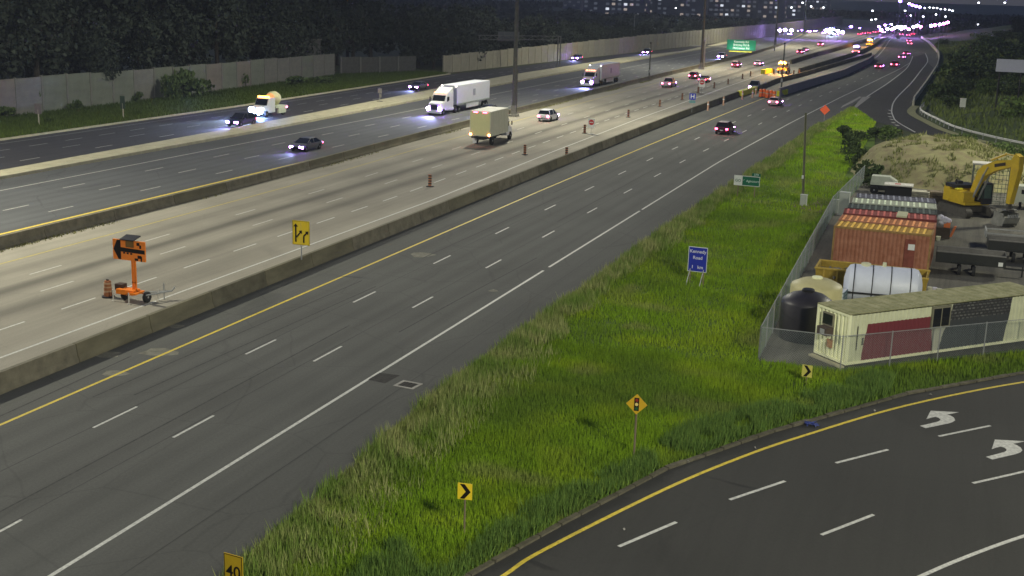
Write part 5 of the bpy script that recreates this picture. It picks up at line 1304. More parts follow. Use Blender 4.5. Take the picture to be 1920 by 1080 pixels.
fs = M('fence_wire', (.24, .28, .28), .5, .1, metal=.2)
def fence(label, pts):
    r = thing('chain_link_fence', label, 'fence', pts[0] + (0,))
    pm = MB().tube((0, 0, 0), (0, 0, 1.95), .035, .035, 6).mesh('fence_post')
    for i, ((x0, y0), (x1, y1)) in enumerate(zip(pts, pts[1:])):
        L = math.hypot(x1 - x0, y1 - y0); n = max(1, round(L / 2.9)); d = L / n; rz = math.atan2(y1 - y0, x1 - x0)
        lm = link_mesh(d)
        for k in range(n):
            ox, oy = x0 + (x1 - x0) * k / n - pts[0][0], y0 + (y1 - y0) * k / n - pts[0][1]
            part('fence_post', pm, steel, r, (ox, oy, 0)); part('chain_link', lm, fs, r, (ox, oy, .08), rz)
            part('top_rail', MB().tube((0, 0, 1.9), (d, 0, 1.9), .02, .02, 5), steel, r, (ox, oy, 0), rz)
    part('fence_post', pm, steel, r, (pts[-1][0] - pts[0][0], pts[-1][1] - pts[0][1], 0))
    return r
fence('long chain-link fence along the grass, left side of the works yard', [(-8.9, 63.2), (-9.3, 78), (-10.1, 109.5), (-9.3, 132)])
fence('chain-link fence in front of the painted office container', [(-8.9, 63.2), (-4.7, 63.3), (4.6, 71.8), (24, 90)])

# ------------------------------------------------------------------ mound and slopes
def height_grid(name, x0, x1, y0, y1, st, fn, mat, kind='structure'):
    xs, ys = np.arange(x0, x1 + st, st), np.arange(y0, y1 + st, st)
    m = MB(); nx = len(xs)
    m.v = [(x, y, fn(x, y)) for y in ys for x in xs]
    m.f = [[j * nx + i, j * nx + i + 1, (j + 1) * nx + i + 1, (j + 1) * nx + i] for j in range(len(ys) - 1) for i in range(nx - 1)]
    m.sm = [True] * len(m.f)
    return structure(name, m, mat, kind)
from mathutils import noise as mnoise
def nse(x, y, s, a): return mnoise.noise(Vector((x * s, y * s, 3.1))) * a
def mound_h(x, y):
    u, v = (x + 1.4) / 10.0, (y - 144.5) / 13.0
    q = 1 - (abs(u) ** 2.2 + abs(v) ** 2.4)
    return (max(-.06, (3.9 - .16 * max(0, x)) * math.tanh(q * 1.6)) + (nse(x, y, .35, .5) + nse(x, y, 1.1, .22)) * (1 if q > .05 else 0)) if q > -.1 else -.2
dirt = M('sandy_dirt', (.20, .16, .095), .95, .2, .9, c2=(.31, .31, .14), bump=.8)
height_grid('dirt_mound_hill', -12, 13, 130, 161, .5, mound_h, dirt)
def slope_h(x, y):
    e = c_rb(y) + 1.8 if y > 236 else lerp([(125, 74), (131, 66), (149, 42), (165, 20), (176, 9.5), (191, 1.5), (206, -3), (236, -7)], y) 
    d = x - e
    return -.1 if d < 0 else min(9, d * .16) + nse(x, y, .12, .8) * min(1, d / 4)
slope_mat = M('slope_undergrowth', (.045, .065, .022), .95, .4, .2, c2=(.09, .12, .035))
height_grid('hillside', -30, 150, 140, 700, 4, slope_h, slope_mat)

# ------------------------------------------------------------------ grass, built blade by blade
def attr_mat(name, rough=.8, trans=0.0, noise_s=.25, amt=.35):
    m = bpy.data.materials.new(name); m.use_nodes = True; nt = m.node_tree; b = nt.nodes['Principled BSDF']
    b.inputs['Roughness'].default_value = rough; b.inputs['Specular IOR Level'].default_value = .15
    a = nt.nodes.new('ShaderNodeVertexColor'); a.layer_name = 'Col'
    nt.links.new(a.outputs[0], b.inputs['Base Color'])
    MATS[name] = m; return m
grass_m = attr_mat('grass_blades'); leaf_m = attr_mat('leaf_clumps')
def np_mesh(name, V, F, C):
    me = bpy.data.meshes.new(name)
    me.vertices.add(len(V)); me.vertices.foreach_set('co', V.astype(np.float32).ravel())
    k = F.shape[1]
    me.loops.add(F.size); me.loops.foreach_set('vertex_index', F.astype(np.int32).ravel())
    me.polygons.add(len(F)); me.polygons.foreach_set('loop_start', np.arange(0, F.size, k, dtype=np.int32))
    me.update(calc_edges=True)
    ca = me.color_attributes.new('Col', 'FLOAT_COLOR', 'POINT')
    ca.data.foreach_set('color', np.concatenate([C, np.ones((len(C), 1))], 1).astype(np.float32).ravel())
    return me
def vnoise(x, y, s, seed=0):
    """cheap smooth noise in 0..1"""
    r = np.random.default_rng(seed); T = r.random((64, 64)); u, v = x * s, y * s
    i, j = np.floor(u).astype(int), np.floor(v).astype(int); fu, fv = u - i, v - j
    fu, fv = fu * fu * (3 - 2 * fu), fv * fv * (3 - 2 * fv)
    g = lambda a, b_: T[a % 64, b_ % 64]
    return (g(i, j) * (1 - fu) + g(i + 1, j) * fu) * (1 - fv) + (g(i, j + 1) * (1 - fu) + g(i + 1, j + 1) * fu) * fv
def blades(name, X, Y, h, w, colr, lean=.35, z=0.0, jit=.25):
    n = len(X); a = RNG.random(n) * 2 * PI; l = RNG.random(n) * lean * h; la = RNG.random(n) * 2 * PI
    zz = np.full(n, z) if np.isscalar(z) else z
    ox, oy = np.cos(a) * w / 2, np.sin(a) * w / 2
    V = np.empty((n, 3, 3)); V[:, 0] = np.stack([X - ox, Y - oy, zz - .02], 1); V[:, 1] = np.stack([X + ox, Y + oy, zz - .02], 1)
    V[:, 2] = np.stack([X + np.cos(la) * l, Y + np.sin(la) * l, zz + h], 1)
    br = (1 + (RNG.random(n) - .5) * 2 * jit)[:, None]; C = np.repeat((colr * br)[:, None, :], 3, 1)
    me = np_mesh(name, V.reshape(-1, 3), np.arange(3 * n).reshape(n, 3), C.reshape(-1, 3))
    o = link(name, me, grass_m); o['kind'] = 'stuff'; return o
REx, REy = [p[0] for p in RE], [p[1] for p in RE]
def ramp_x(y): return np.interp(y, REy, REx)
def ramp_y(x): return np.interp(x, REx, REy)
gl_t = np.array([(y, c_grassL(y)) for y in range(20, 226)])
def bank(nn, y0, y1, x0=-23, x1=-7):
    X, Y = RNG.uniform(x0, x1, nn), RNG.uniform(y0, y1, nn)
    L = np.interp(Y, gl_t[:, 0], gl_t[:, 1])
    dl = X - L
    dr = np.where(Y < 80, (Y - ramp_y(X)) * .7, 50)            # distance from the ramp kerb
    # fence line
    fx = np.interp(Y, [63.2, 78, 109.5, 132, 136, 170, 200, 225], [-8.9, -9.3, -10.1, -9.3, -11.5, -12, -13, -18.5])
    dfence = np.where(Y > 63.2, fx - X, 50)
    ok = (dl > -.1) & (dr > .25) & (dfence > .05)
    return X[ok], Y[ok], dl[ok], dr[ok]
def bank_h(X, Y):   # gentle swells of the bank
    return .02
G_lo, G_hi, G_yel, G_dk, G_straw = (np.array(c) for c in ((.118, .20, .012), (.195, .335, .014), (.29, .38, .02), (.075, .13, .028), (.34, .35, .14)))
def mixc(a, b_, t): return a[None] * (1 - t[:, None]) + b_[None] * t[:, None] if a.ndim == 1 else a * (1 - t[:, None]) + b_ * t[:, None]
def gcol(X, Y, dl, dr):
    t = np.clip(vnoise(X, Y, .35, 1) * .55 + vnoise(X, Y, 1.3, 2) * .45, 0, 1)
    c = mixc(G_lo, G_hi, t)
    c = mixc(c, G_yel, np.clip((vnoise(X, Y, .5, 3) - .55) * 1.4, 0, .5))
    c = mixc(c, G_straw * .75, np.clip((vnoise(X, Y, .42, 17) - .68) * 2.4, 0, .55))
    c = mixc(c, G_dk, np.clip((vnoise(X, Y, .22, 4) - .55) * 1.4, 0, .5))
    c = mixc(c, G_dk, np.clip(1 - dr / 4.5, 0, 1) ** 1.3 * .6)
    c = c * np.array([1.12, 1.08, 1.0]) * (1.0 + .5 * np.clip((Y - 95) / 90, 0, 1))[:, None]  # grass colour brightened farther along, standing in for stronger light there
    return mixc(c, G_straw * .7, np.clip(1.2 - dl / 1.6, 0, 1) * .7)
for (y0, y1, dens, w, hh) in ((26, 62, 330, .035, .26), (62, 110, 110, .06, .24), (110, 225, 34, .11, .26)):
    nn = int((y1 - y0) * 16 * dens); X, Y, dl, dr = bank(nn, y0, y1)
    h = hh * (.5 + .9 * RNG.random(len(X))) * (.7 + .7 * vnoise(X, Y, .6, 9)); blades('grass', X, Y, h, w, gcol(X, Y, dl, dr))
# bank below the office container and along the right
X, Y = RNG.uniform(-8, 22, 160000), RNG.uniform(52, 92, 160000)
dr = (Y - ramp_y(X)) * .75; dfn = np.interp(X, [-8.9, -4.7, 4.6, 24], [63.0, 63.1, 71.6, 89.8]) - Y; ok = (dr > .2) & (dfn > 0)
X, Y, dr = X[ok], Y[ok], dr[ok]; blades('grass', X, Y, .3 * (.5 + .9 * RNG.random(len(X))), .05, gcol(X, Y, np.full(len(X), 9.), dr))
# tall pale grass along the shoulder
X, Y, dl, dr = bank(520000, 24, 190, -23, -16)
keep = (dl < 1.0 + 1.8 * vnoise(Y, Y * 0, .3, 5) + np.where(Y < 60, 2.0, 0)) & (RNG.random(len(X)) < np.clip(1.15 - dl / 3.2, 0, 1) ** 1.5 * np.where(Y < 70, 1, .45)) & (vnoise(X, Y, .8, 6) > .18)
X, Y, dl = X[keep], Y[keep], dl[keep]
h = (.25 + .65 * RNG.random(len(X)) ** 2) * (.55 + .6 * vnoise(X, Y, .7, 8)); t = np.clip(vnoise(X, Y, .9, 7) * 1.1 + (RNG.random(len(X)) - .5) * .7, 0, 1)
blades('tall_grass', X, Y, h, .035 + .0004 * Y, mixc(np.array([.13, .22, .03]), G_straw, t ** 1.3), .5)
# dark weeds beside the ramp kerb
X, Y, dl, dr = bank(260000, 30, 66, -17, -2)
k2 = (dr < 2.4 + 1.5 * vnoise(X, X * 0, .6, 12)) & (vnoise(X, Y, .9, 13) > .35)
X, Y, dr = X[k2], Y[k2], dr[k2]; blades('roadside_weeds', X, Y, .3 + .45 * RNG.random(len(X)) * (.4 + vnoise(X, Y, .8, 14)), .05, mixc(np.array([.08, .15, .03]), np.array([.17, .26, .05]), RNG.random(len(X)) ** 2), .5)
# grass beyond: far verge, mound, strip edges, slope
nn = 60000; Y = RNG.uniform(90, 249, nn); u = RNG.random(nn)
Lx = np.array([c_nw(y) + .3 if y < 231 else dark_nw(y) + .4 for y in Y]); Rx = np.array([c_curb(y) - .6 for y in Y]); X = Lx + (Rx - Lx) * u
blades('verge_grass', X, Y, .25 + .35 * RNG.random(nn), .16, mixc(np.array([.03, .05, .012]), np.array([.075, .11, .018]), np.clip(u * .8 + .3 * RNG.random(nn), 0, 1)), .4, .05)
nn = 16000; X, Y = RNG.uniform(-11, 12, nn), RNG.uniform(131, 160, nn); Z = np.array([mound_h(a, b_) for a, b_ in zip(X, Y)]); ok = (Z > .15) & (vnoise(X, Y, 1.1, 21) * .6 + vnoise(X, Y, .3, 22) * .4 > .55)
X, Y, Z = X[ok], Y[ok], Z[ok]; blades('mound_weeds', X, Y, .2 + .3 * RNG.random(len(X)), .16, mixc(np.array([.16, .19, .05]), np.array([.32, .32, .14]), RNG.random(len(X))), .6, Z)
nn = 5200; Y = RNG.uniform(20, 330, nn); X = np.array([c_med(y) for y in Y]) + .25 + RNG.random(nn) ** 2 * .55; ok = vnoise(Y, Y * 0, .12, 31) + RNG.random(nn) * .3 > .72
X, Y = X[ok], Y[ok]; blades('barrier_weeds', X, Y, .06 + .16 * RNG.random(len(X)), .12, mixc(np.array([.12, .13, .03]), np.array([.3, .28, .12]), RNG.random(len(X))), .7, 0)
nn = 70000; Y = RNG.uniform(150, 560, nn); X = RNG.uniform(-25, 60, nn); Z = np.array([slope_h(a, b_) for a, b_ in zip(X, Y)]); ok = Z > 0
X, Y, Z = X[ok], Y[ok], Z[ok]; blades('slope_grass', X, Y, .4 + .6 * RNG.random(len(X)), .35, mixc(np.array([.06, .09, .025]), np.array([.17, .21, .055]), vnoise(X, Y, .1, 41) * .7 + .3 * RNG.random(len(X))), .5, Z)
bank_ground = M('bank_turf', (.06, .10, .014), .95, .3, .8, c2=(.10, .17, .016))
mb = MB(); yy = list(range(20, 226, 4))
fxr = lambda y: lerp([(63.2, -8.9), (78, -9.3), (109.5, -10.1), (132, -9.3), (136, -8.0), (170, -11), (200, -13), (224, -18)], y) if y > 63.2 else float(ramp_x(y)) + .4
vs_ = [];
for y in yy: vs_ += [(c_grassL(y), y, .012), (fxr(y), y, .012)]
mb.add(vs_, [(2 * i, 2 * i + 1, 2 * i + 3, 2 * i + 2) for i in range(len(yy) - 1)])
structure('grass_bank', mb, bank_ground)
structure('grass_bank', MB().add([(-8.9, 63.4, .011), (-4.7, 64.0, .011), (4.6, 72.4, .011), (24, 91, .011), (60, 125, .011), (60, 88, .011), (14, 74, .011), (4.6, 67.4, .011), (-1.2, 60.9, .011), (-6.5, 52.8, .011), (-8.5, 49, .011)], [(0, 1, 2, 7, 8, 9, 10), (2, 3, 4, 5, 6, 7)]), bank_ground)

# ------------------------------------------------------------------ bushes and trees
def leaf_mesh(name, n, fill, size, c0, c1, lumps=9, seed=1, droop=0.0):
    """n leaf-clump faces in an uneven crown: fill = (rx, ry, z0, z1)"""
    r = np.random.default_rng(seed); rx_, ry_, z0, z1 = fill
    L = [(r.uniform(-.55, .55) * rx_, r.uniform(-.55, .55) * ry_, z0 + (z1 - z0) * r.uniform(.25, .8), r.uniform(.32, .6)) for _ in range(lumps)]
    P = []
    for i in range(n):
        cx, cy, cz, q = L[r.integers(lumps)]; d = r.normal(size=3); d /= np.linalg.norm(d); rad = r.uniform(.55, 1.05) ** .6
        P.append((cx + d[0] * rx_ * q * rad, cy + d[1] * ry_ * q * rad, max(z0 * .6, cz + d[2] * (z1 - z0) * .5 * q * rad - droop * r.random())))
    P = np.array(P); a, b_ = r.normal(size=(n, 3)), r.normal(size=(n, 3))
    a /= np.linalg.norm(a, axis=1)[:, None]; b_ -= (a * b_).sum(1)[:, None] * a; b_ /= np.linalg.norm(b_, axis=1)[:, None]
    s = size * (.5 + r.random(n))[:, None]; V = np.stack([P - a * s, P - b_ * s * .6, P + a * s, P + b_ * s * .6], 1)
    t = r.random(n) * .6 + .4 * r.random(n)[:]; C = c0[None] * (1 - t[:, None]) + c1[None] * t[:, None]; C = np.repeat(C[:, None], 4, 1)
    return np_mesh(name, V.reshape(-1, 3), np.arange(4 * n).reshape(n, 4), C.reshape(-1, 3))
TG0, TG1 = np.array([.018, .026, .02]), np.array([.05, .062, .045])
bark = M('dark_bark', (.03, .025, .02), .95, .3)
tree_p = []
def tree_proto(i, h, r, nf):
    t = thing('tree', 'x', 'tree', (0, 0, -200))
    mb = MB().tube((0, 0, 0), (.1, 0, h * .55), r * .07 + .1, r * .04 + .04, 7)
    for k in range(5):
        a = k * 1.3 + i; mb.tube((0.05, 0, h * (.25 + .07 * k)), (math.cos(a) * r * .55, math.sin(a) * r * .55, h * (.5 + .07 * k)), .09, .03, 5)
    part('trunk', mb, bark, t)
    o = part('crown', leaf_mesh('crown', nf, (r, r, h * .12, h), .42, TG0, TG1, 13, 50 + i), leaf_m, t)
    tree_p.append((t, h)); return t
for i, (h, r) in enumerate(((19, 6.5), (21, 6), (16, 6.5), (12, 5))): tree_proto(i, h, r, 2300)
tl = [('dark tree behind the grey noise wall, one of the crowded row', 'dark trees behind the grey noise wall'), ('dark tree behind the pale noise wall, one of the crowded row', 'dark trees behind the pale noise wall'), ('dark tree far behind the far lanes before the lit towers', 'trees before the lit towers')]
usedp = set()
def plant(k, x, y, s, lab, z=0):
    t, h = tree_p[k]
    if k not in usedp:
        usedp.add(k); t.location = (x, y, z); t.rotation_euler = (0, 0, random.random() * 6); t.scale = (s, s, s); t['label'] = lab[0]; t['group'] = lab[1]; return
    dup(t, lab[0], (x, y, z), random.random() * 6, group=lab[1], scale=(s, s, s * random.uniform(.9, 1.1)))
for row, (off_, s) in enumerate(((-7, .85), (-16, 1.0), (-30, 1.15))):
    y = 112 + row * 3
    while y < 262: plant(random.randrange(3), c_nw(min(y, 231)) + off_ + random.uniform(-2, 2), y, s * random.uniform(.85, 1.15), tl[0]); y += random.uniform(6.5, 9.5) + row * 1.5
for row, (off_, s) in enumerate(((-6, .72), (-15, .85), (-28, .95))):
    y = 262
    while y < 620:
        k = random.choice((2, 3, 3)); ht = lerp([(255, 15.5), (300, 13.5), (350, 11), (400, 9), (500, 6.5), (620, 5.5)], y) * (.8 + .1 * row) * random.uniform(.85, 1.08)
        plant(k, c_nw2(min(y, 586)) + off_ + random.uniform(-3, 3), y, ht / tree_p[k][1], tl[1]); y += random.uniform(6, 9) + row * 2 + (y > 400) * 3
for k in range(46):
    y = random.uniform(640, 980); plant(3, -95 - random.uniform(10, 260) * (y / 900), y, random.uniform(.3, .42), tl[2])
# sizeable bushes
BG0, BG1 = np.array([.03, .05, .02]), np.array([.09, .13, .042])
bush_m = [leaf_mesh('bush', 700, (1, 1, 0, 1.0), .1, BG0, BG1, 7, 80 + i) for i in range(3)]
bush_l = [leaf_mesh('bush', 600, (1, 1, 0, 1.0), .09, np.array([.05, .085, .022]), np.array([.13, .19, .05]), 7, 90 + i) for i in range(3)]
def bush(x, y, r, h, label, group=None, light=False, z=0, name='bush'):
    o = link(name, random.choice(bush_l if light else bush_m), leaf_m, None, (x, y, z), random.random() * 6); o.scale = (r, r, h); o['label'] = label; o['category'] = 'bush'
    if group: o['group'] = group
    return o
x, y = G(360, 182); bush(x, y, 4.2, 5.0, 'big dark bush against the grey noise wall')
x, y = G(325, 188); bush(x, y, 2.4, 4.3, 'upright part-leafless bush at left of the big dark bush')
for p_, r_, h_, lab in (((15, 222), 1.6, 1.6, 'low dark shrub at the foot of the noise wall, left edge'), ((66, 212), 1.1, 3.2, 'thin sapling with ragged leaves behind the grey sign'), ((142, 208), 1.2, 1.7, 'round dark shrub at the noise wall between the two verge signs'), ((256, 192), 1.0, 1.6, 'small dark shrub just right of the narrow verge sign'),
                      ((450, 165), 1.6, 3.6, 'spindly dark shrub behind the service truck'), ((522, 152), 1.3, 3.5, 'spindly dark shrub right of the service truck, at the wall'), ((560, 160), 3.0, 1.8, 'low wide shrub mass right of the service truck'), ((610, 158), 2.5, 1.5, 'low shrub at the dim end of the grey noise wall')):
    x, y = G(*p_); bush(x, y, r_, h_, lab)
x, y = G(250, 150); plant(2, -121.5, 153, .6, ('tree crown leaning over the grey noise wall above the verge', 'overhanging tree'))
# hedge round the mound and shrubs on it
for i, p_ in enumerate([(1590, 262), (1600, 275), (1604, 292), (1606, 310), (1616, 328), (1628, 340), (1646, 352), (1620, 262), (1640, 256)]):
    x, y = G(*p_); bush(x, y, 1.5, 1.9 if i < 6 else 1.3, 'dark shrub in the line hugging the left foot of the dirt mound', 'dark shrubs along the mound foot')
for p_, r_, h_, lab, z_ in (((1663, 262), 2.2, 2.0, 'green shrub on the back of the mound by the exit curve', 2.0), ((1800, 282), 2.0, 2.2, 'rich green bush at the guard rail behind the mound', 1.0), ((1868, 300), 2.6, 2.2, 'wide green bush behind the excavator arm', 1.0), ((1903, 306), 2.2, 2.0, 'green bush at the right edge below the guard rail', .6)):
    x, y = G(*p_); bush(x, y, r_, h_, lab, None, True, 0)
n = 0
while n < 150:
    y = random.uniform(165, 560); x = c_rb(max(y, 221)) + (0 if y > 221 else (221 - y) * .35) + 4 + abs(random.gauss(0, 1)) * (14 + y * .06)
    z = slope_h(x, y)
    if z < .3 or (abs(x + .5) < 7 and 196 < y < 231): continue
    s = random.uniform(1.6, 4.2) * (1 + (y > 300) * .3); n += 1
    bush(x, y, s, s * random.uniform(.6, 1.0), 'bush in the dark thicket covering the slope right of the exit lanes', 'bushes on the right slope', random.random() < .3, z - .1)
for k in range(26):
    y = random.uniform(190, 620); x = c_rb(max(y, 221)) + 26 + random.random() * 45 + (y < 260) * 4
    plant(random.choice((2, 3)), x, y, random.uniform(.45, .75), ('dark tree rising from the slope at the upper right', 'trees on the right slope'), slope_h(x, y) - .3)
# distant woods
def woods(name, x0, x1, y0, y1, n, h, seed):
    r = np.random.default_rng(seed); P = np.stack([r.uniform(x0, x1, n), r.uniform(y0, y1, n)], 1)
    hz = h * (.6 + .5 * vnoise(P[:, 0], P[:, 1], .04, seed) + .15 * r.random(n)); z = hz * r.random(n) ** .5
    a, b_ = r.normal(size=(n, 3)), r.normal(size=(n, 3)); a /= np.linalg.norm(a, axis=1)[:, None]; b_ /= np.linalg.norm(b_, axis=1)[:, None]
    P3 = np.stack([P[:, 0], P[:, 1], z], 1); s = (1.2 + r.random(n) * 1.6)[:, None]
    V = np.stack([P3 - a * s, P3 - b_ * s, P3 + a * s, P3 + b_ * s], 1); t = r.random(n)[:, None]; C = np.repeat((TG0 * (1 - t) + TG1 * t)[:, None], 4, 1)
    o = link(name, np_mesh(name, V.reshape(-1, 3), np.arange(4 * n).reshape(n, 4), C.reshape(-1, 3)), leaf_m); o['kind'] = 'stuff'
woods('distant_woods', -900, -330, 500, 1000, 26000, 7, 5)
woods('distant_woods', -330, -130, 640, 800, 9000, 3, 8)
woods('distant_woods', -45, 140, 700, 1000, 12000, 4, 6)
woods('distant_woods', -400, 120, 1150, 1300, 9000, 5, 7)

# ------------------------------------------------------------------ skyline
def pt_at(px, dist):
    d = np.array([(px - 960) / FOC, -(25 - 540) / FOC, 1.0]) @ CR; q = math.hypot(d[0], d[1]); return d[0] / q * dist, d[1] / q * dist
tw_m = M('tower_concrete', (.16, .16, .18), .9, .15, .02)
win_w = M('lit_window_glass', (.5, .5, .5), .5, 0, emit=(.85, .9, 1), estr=.9); win_y = M('warm_window_glass', (.5, .5, .5), .5, 0, emit=(1, .8, .65), estr=.35)
win_d = M('dim_window_glass', (.3, .3, .3), .5, 0, emit=(.6, .65, .8), estr=.09)
def tower(px, dist, w, h, label, lit=.18, seed=0, band=False):
    x, y = pt_at(px, dist); rnd = random.Random(seed)
    r = thing('apartment_tower', label, 'tower', (x, y, 0), math.atan2(-x, y) + rnd.uniform(-.3, .3))
    part('wall', MB().box(0, 0, h / 2, w, w * .6, h), tw_m, r)
    part('roof', MB().box(0, 0, h + 2, w * .3, w * .25, 4), tw_m, r)
    A_, B_, C_ = MB(), MB(), MB(); fl = int(h / 3.2)
    for k in range(1, fl):
        for j in range(int(w / 4)):
            q = rnd.random(); m = A_ if q < lit * .3 else B_ if q < lit * .6 else C_ if q < lit + .25 else None
            if m: m.box(-w / 2 + 2 + j * 4, -w * .3 - .06, k * 3.2, 2.2, .1, 1.5)
        if rnd.random() < .5: B_.box(w / 2 + .06, rnd.uniform(-w * .2, w * .2), k * 3.2, .1, 2, 1.4)
    for m, mt, nm in ((A_, win_w, 'bright_windows'), (B_, win_y, 'warm_windows'), (C_, win_d, 'dim_windows')):
        if m.v: part(nm, m, mt, r, kind='stuff')
tws = [(1112, 1500, 26, 70), (1165, 1350, 52, 62), (1215, 1600, 30, 75), (1262, 1500, 34, 66), (1298, 1450, 26, 72), (1330, 1700, 30, 80), (1372, 1550, 60, 46), (1412, 1800, 34, 90), (1447, 1500, 30, 70), (1482, 1700, 34, 85), (1075, 1900, 30, 34), (1530, 2100, 40, 50)]
tlab = ['slim dark tower at left end of the skyline cluster', 'broad tower with many lit window rows, left of the median mast', 'narrow tower between the broad lit tower and the next', 'dark tower left of the second mast with scattered lights', 'slim tower just left of the second light mast', 'tall thin tower directly behind the second light mast', 'low wide block with a bright lit base above the green overhead sign', 'very tall dark tower right of the low lit block', 'dark tower above the right end of the green overhead sign', 'tall ribbed tower right of the pole beyond the green sign', 'small dim block left of the tower cluster', 'hazy far block over the distant headlights']
for i, (px, d, w, h) in enumerate(tws): tower(px, d * .62, w * .66, h * .62, tlab[i], .5 if i in (1, 6) else .22, i)
x, y = pt_at(1372, 1500)
# low lit buildings and street lamps in the distance
spark = M('distant_lamp', (.9, .9, 1), .5, 0, emit=(.85, .9, 1), estr=10); spark_v = M('distant_violet_lamp', (.5, .4, 1), .5, 0, emit=(.30, .15, 1), estr=110)
def lamps(pts, dist, mat, label, grp, size=1.1, name='distant_lamp', polez=True):
    for px, py in pts:
        d = np.array([(px - 960) / FOC, -(py - 540) / FOC, 1.0]) @ CR; q = dist / math.hypot(d[0], d[1]); x, y, z = d[0] * q, d[1] * q, CAMH + d[2] * q
        r = thing(name, label, 'street lamp', (x, y, 0), 0, grp)
        part('lamp_head', MB().lathe([(size * .3, -size * .35), (size * .6, 0), (size * .3, size * .3)], 8, (0, 0, z)), mat, r)
        part('pole', MB().tube((0, .1, 0), (0, .1, z), .12, .1, 5), tw_m, r)
lamps([(882, 17), (889, 19), (896, 18), (905, 18.5), (914, 18), (922, 20), (930, 17), (937, 20), (943, 19), (949, 19), (953, 20), (979, 22), (992, 24), (1046, 26)], 1250, spark_v, 'violet floodlight in the bright row above the dark trees', 'row of violet floodlights', 1.9)
lamps([(731, 14), (758, 15), (778, 10), (803, 15), (870, 17), (853, 21), (1014, 21), (1029, 22), (38, 57), (165, 2), (183, 3), (221, 6), (1113, 28), (1165, 38), (1137, 16), (1267, 15), (1298, 33), (1313, 39), (1325, 36), (1362, 44)], 900, spark, 'small white lamp twinkling among the far trees', 'far white lamps', .9)
lamps([(1462, 53), (1476, 54), (1500, 52), (1512, 50), (1596, 50), (1612, 54), (1648, 50), (1660, 47), (1672, 46), (1700, 47), (1712, 44), (1722, 42), (1741, 44)], 800, spark_v, 'violet lamp in the dense band of lights above the far traffic', 'violet lamps over the far traffic', 1.4)
lamps([(1384, 43), (1398, 40), (1416, 44), (1484, 14), (1491, 45), (1521, 12), (1544, 14), (1603, 52), (1634, 37), (1642, 36), (1505, 5), (1450, 28), (1636, 20)], 1000, spark, 'white lamp on the skyline between the towers and the road end', 'lamps near the road end', 1.3)
lamps([(1688, 2), (1705, 7), (1711, 9.5), (1718, 11.5), (1725, 13)], 700, spark_v, 'violet-white highway lamp in the descending row at upper right', 'descending row of violet highway lamps', 1.3, 'highway_lamp')
lamps([(1734, 15), (1743, 14), (1750, 14.5), (1757, 15), (1764, 17), (1772, 17.5), (1780, 18.5), (1786, 20), (1697, 20), (1708, 29), (1731, 31), (1755, 27), (1773, 31), (1835, 5), (1884, 5), (1834, 46), (1795, 58), (1826, 57)], 800, spark, 'white lamp in the scattered group over the road at upper right', 'scattered lamps at upper right', 1.0, 'highway_lamp')
# ------------------------------------------------------------------ night haze
hz = bpy.data.materials.new('night_haze'); hz.use_nodes = True
for n_ in list(hz.node_tree.nodes): hz.node_tree.nodes.remove(n_)
ho = hz.node_tree.nodes.new('ShaderNodeOutputMaterial'); hv = hz.node_tree.nodes.new('ShaderNodeVolumePrincipled')
hv.inputs['Color'].default_value = (.72, .8, 1, 1); hv.inputs['Density'].default_value = .00016; hv.inputs['Anisotropy'].default_value = .3
hz.node_tree.links.new(hv.outputs[0], ho.inputs['Volume'])
structure('haze', MB().box(-200, 900, 36, 2400, 2600, 74), hz, 'stuff')
sc.cycles.volume_bounces = 0
def far_pt(px, py, D):
    d = np.array([(px - 960) / FOC, -(py - 540) / FOC, 1.0]) @ CR; q = D / math.hypot(d[0], d[1]); return d[0] * q, d[1] * q, CAMH + d[2] * q
amb_f = glow('far_amber_lamp', (1, .36, .04), 60)
for i, (px, py) in enumerate([(1727, 52), (1733, 55), (1739, 52), (1748, 56), (1754, 58), (1760, 54), (1767, 56), (1774, 52), (1779, 57)]):
    x, y, z = far_pt(px, py, 760)
    r = thing('barricade_lamp', 'amber warning lamp blinking in the far cluster at upper right', 'warning lamp', (x, y, 0), 0, 'cluster of amber warning lamps')
    part('lamp', MB().lathe([(.2, -.4), (.55, 0), (.2, .4)], 8, (0, 0, max(.5, z))), amb_f, r); part('stand', MB().box(0, 0, max(.3, z) / 2, .6, .2, max(.3, z)), dsteel, r)
for px, py, lab, st in ((1560, 55, 'blue-white floodlight tower blazing over the far westbound lanes', 1), (1686, 50, 'white floodlight tower at the vanishing end of the road', 1)):
    x, y, z = far_pt(px, py, 620)
    r = thing('light_tower', lab, 'light tower', (x, y, 0), 0)
    part('mast', MB().tube((0, 0, 0), (0, 0, max(z, 2)), .12), dsteel, r); part('generator', MB().box(0, .6, .8, 1.6, 1.2, 1.2), dsteel, r)
    part('floodlight', MB().box(-.7, -.2, z, .9, .25, .8).box(.7, -.2, z, .9, .25, .8), glow('floodlight_glass', (.4, .6, 1), 600), r)
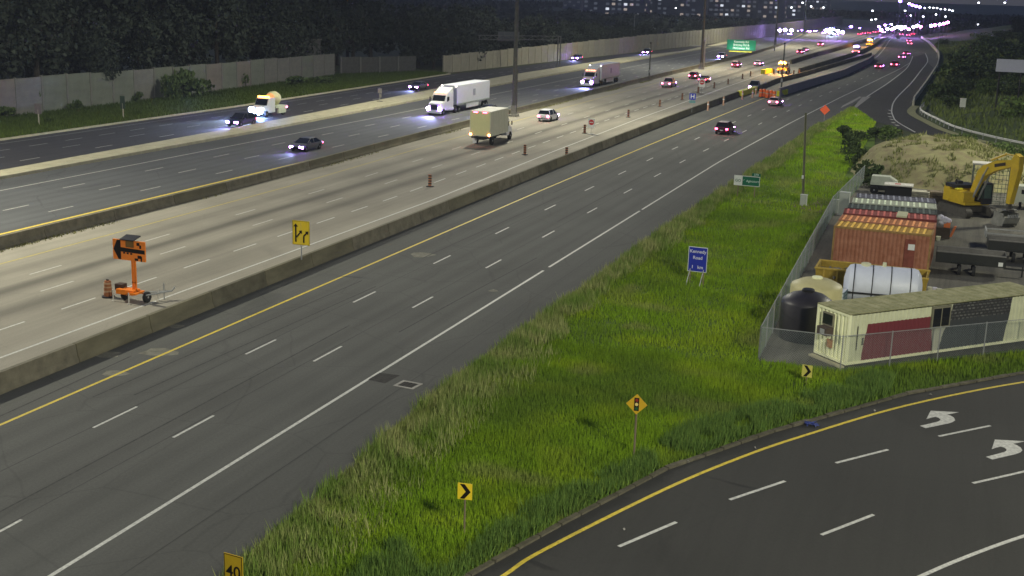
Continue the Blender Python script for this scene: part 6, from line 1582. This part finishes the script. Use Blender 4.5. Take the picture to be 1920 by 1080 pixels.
vi_big = glow('violet_glare_lamp', (.32, .22, 1), 260); pk_big = glow('pink_glare_lamp', (1, .2, .75), 90)
for i, (px, py, m_) in enumerate([(1652, 56, 0), (1664, 54, 0), (1672, 55, 1), (1678, 52, 0), (1690, 54, 0), (1697, 51, 0), (1704, 55, 1), (1713, 50, 0), (1720, 48, 0), (1726, 50, 1), (1746, 48, 0), (1753, 47, 1), (1762, 46, 0), (1770, 44, 1), (1777, 42, 1), (1549, 57, 0), (1555, 60, 1), (1571, 58, 0), (1580, 60, 0), (1462, 57, 0), (1472, 56, 0), (1484, 57, 0)]):  # oversized lamps added to give the far traffic its glare
    x, y, z = far_pt(px, py, 640 if px > 1640 else 560)
    r = thing('lamp_unit', 'strong coloured flood lamp in the glaring band over the far traffic', 'flood lamp', (x, y, 0), 0, 'glaring flood lamps over the far traffic')
    part('lamp', MB().lathe([(.3, -.5), (.75, 0), (.3, .5)], 8, (0, 0, max(.6, z))), (vi_big, pk_big)[m_], r); part('stand', MB().tube((0, .1, 0), (0, .1, max(.6, z)), .1, .08, 5), dsteel, r)
lt = M('dirty_paper', (.3, .29, .26), .9, .2)
for px, py in ((1035, 608), (1170, 995), (925, 545), (1290, 868), (1100, 948), (1640, 772), (600, 930), (1416, 842), (1745, 742), (985, 735)):
    x, y = G(px, py)
    r = thing('paper_scrap', 'tiny pale scrap of paper lying in the verge or at the road edge', 'litter', (x, y, .04), random.random() * 3, 'scraps of roadside paper'); r.scale = (.5, .5, .5)
    part('crumpled_sheet', MB().add([(-.14, -.05, 0), (.1, -.08, .02), (.15, .07, .06), (-.08, .09, .1), (0, 0, .16)], [(0, 1, 4), (1, 2, 4), (2, 3, 4), (3, 0, 4)]), lt, r)
# apply the colours of the first car of each kind last (copies were taken before)
def recolour(o, mats):
    for c in kids(o):
        if c.type == 'MESH' and c.material_slots and c.material_slots[0].material and c.material_slots[0].material.name in mats:
            m = mats[c.material_slots[0].material.name]; c.material_slots[0].link = 'OBJECT'; c.material_slots[0].material = m
        recolour(c, mats)
for r, mats in first.values(): recolour(r, mats)
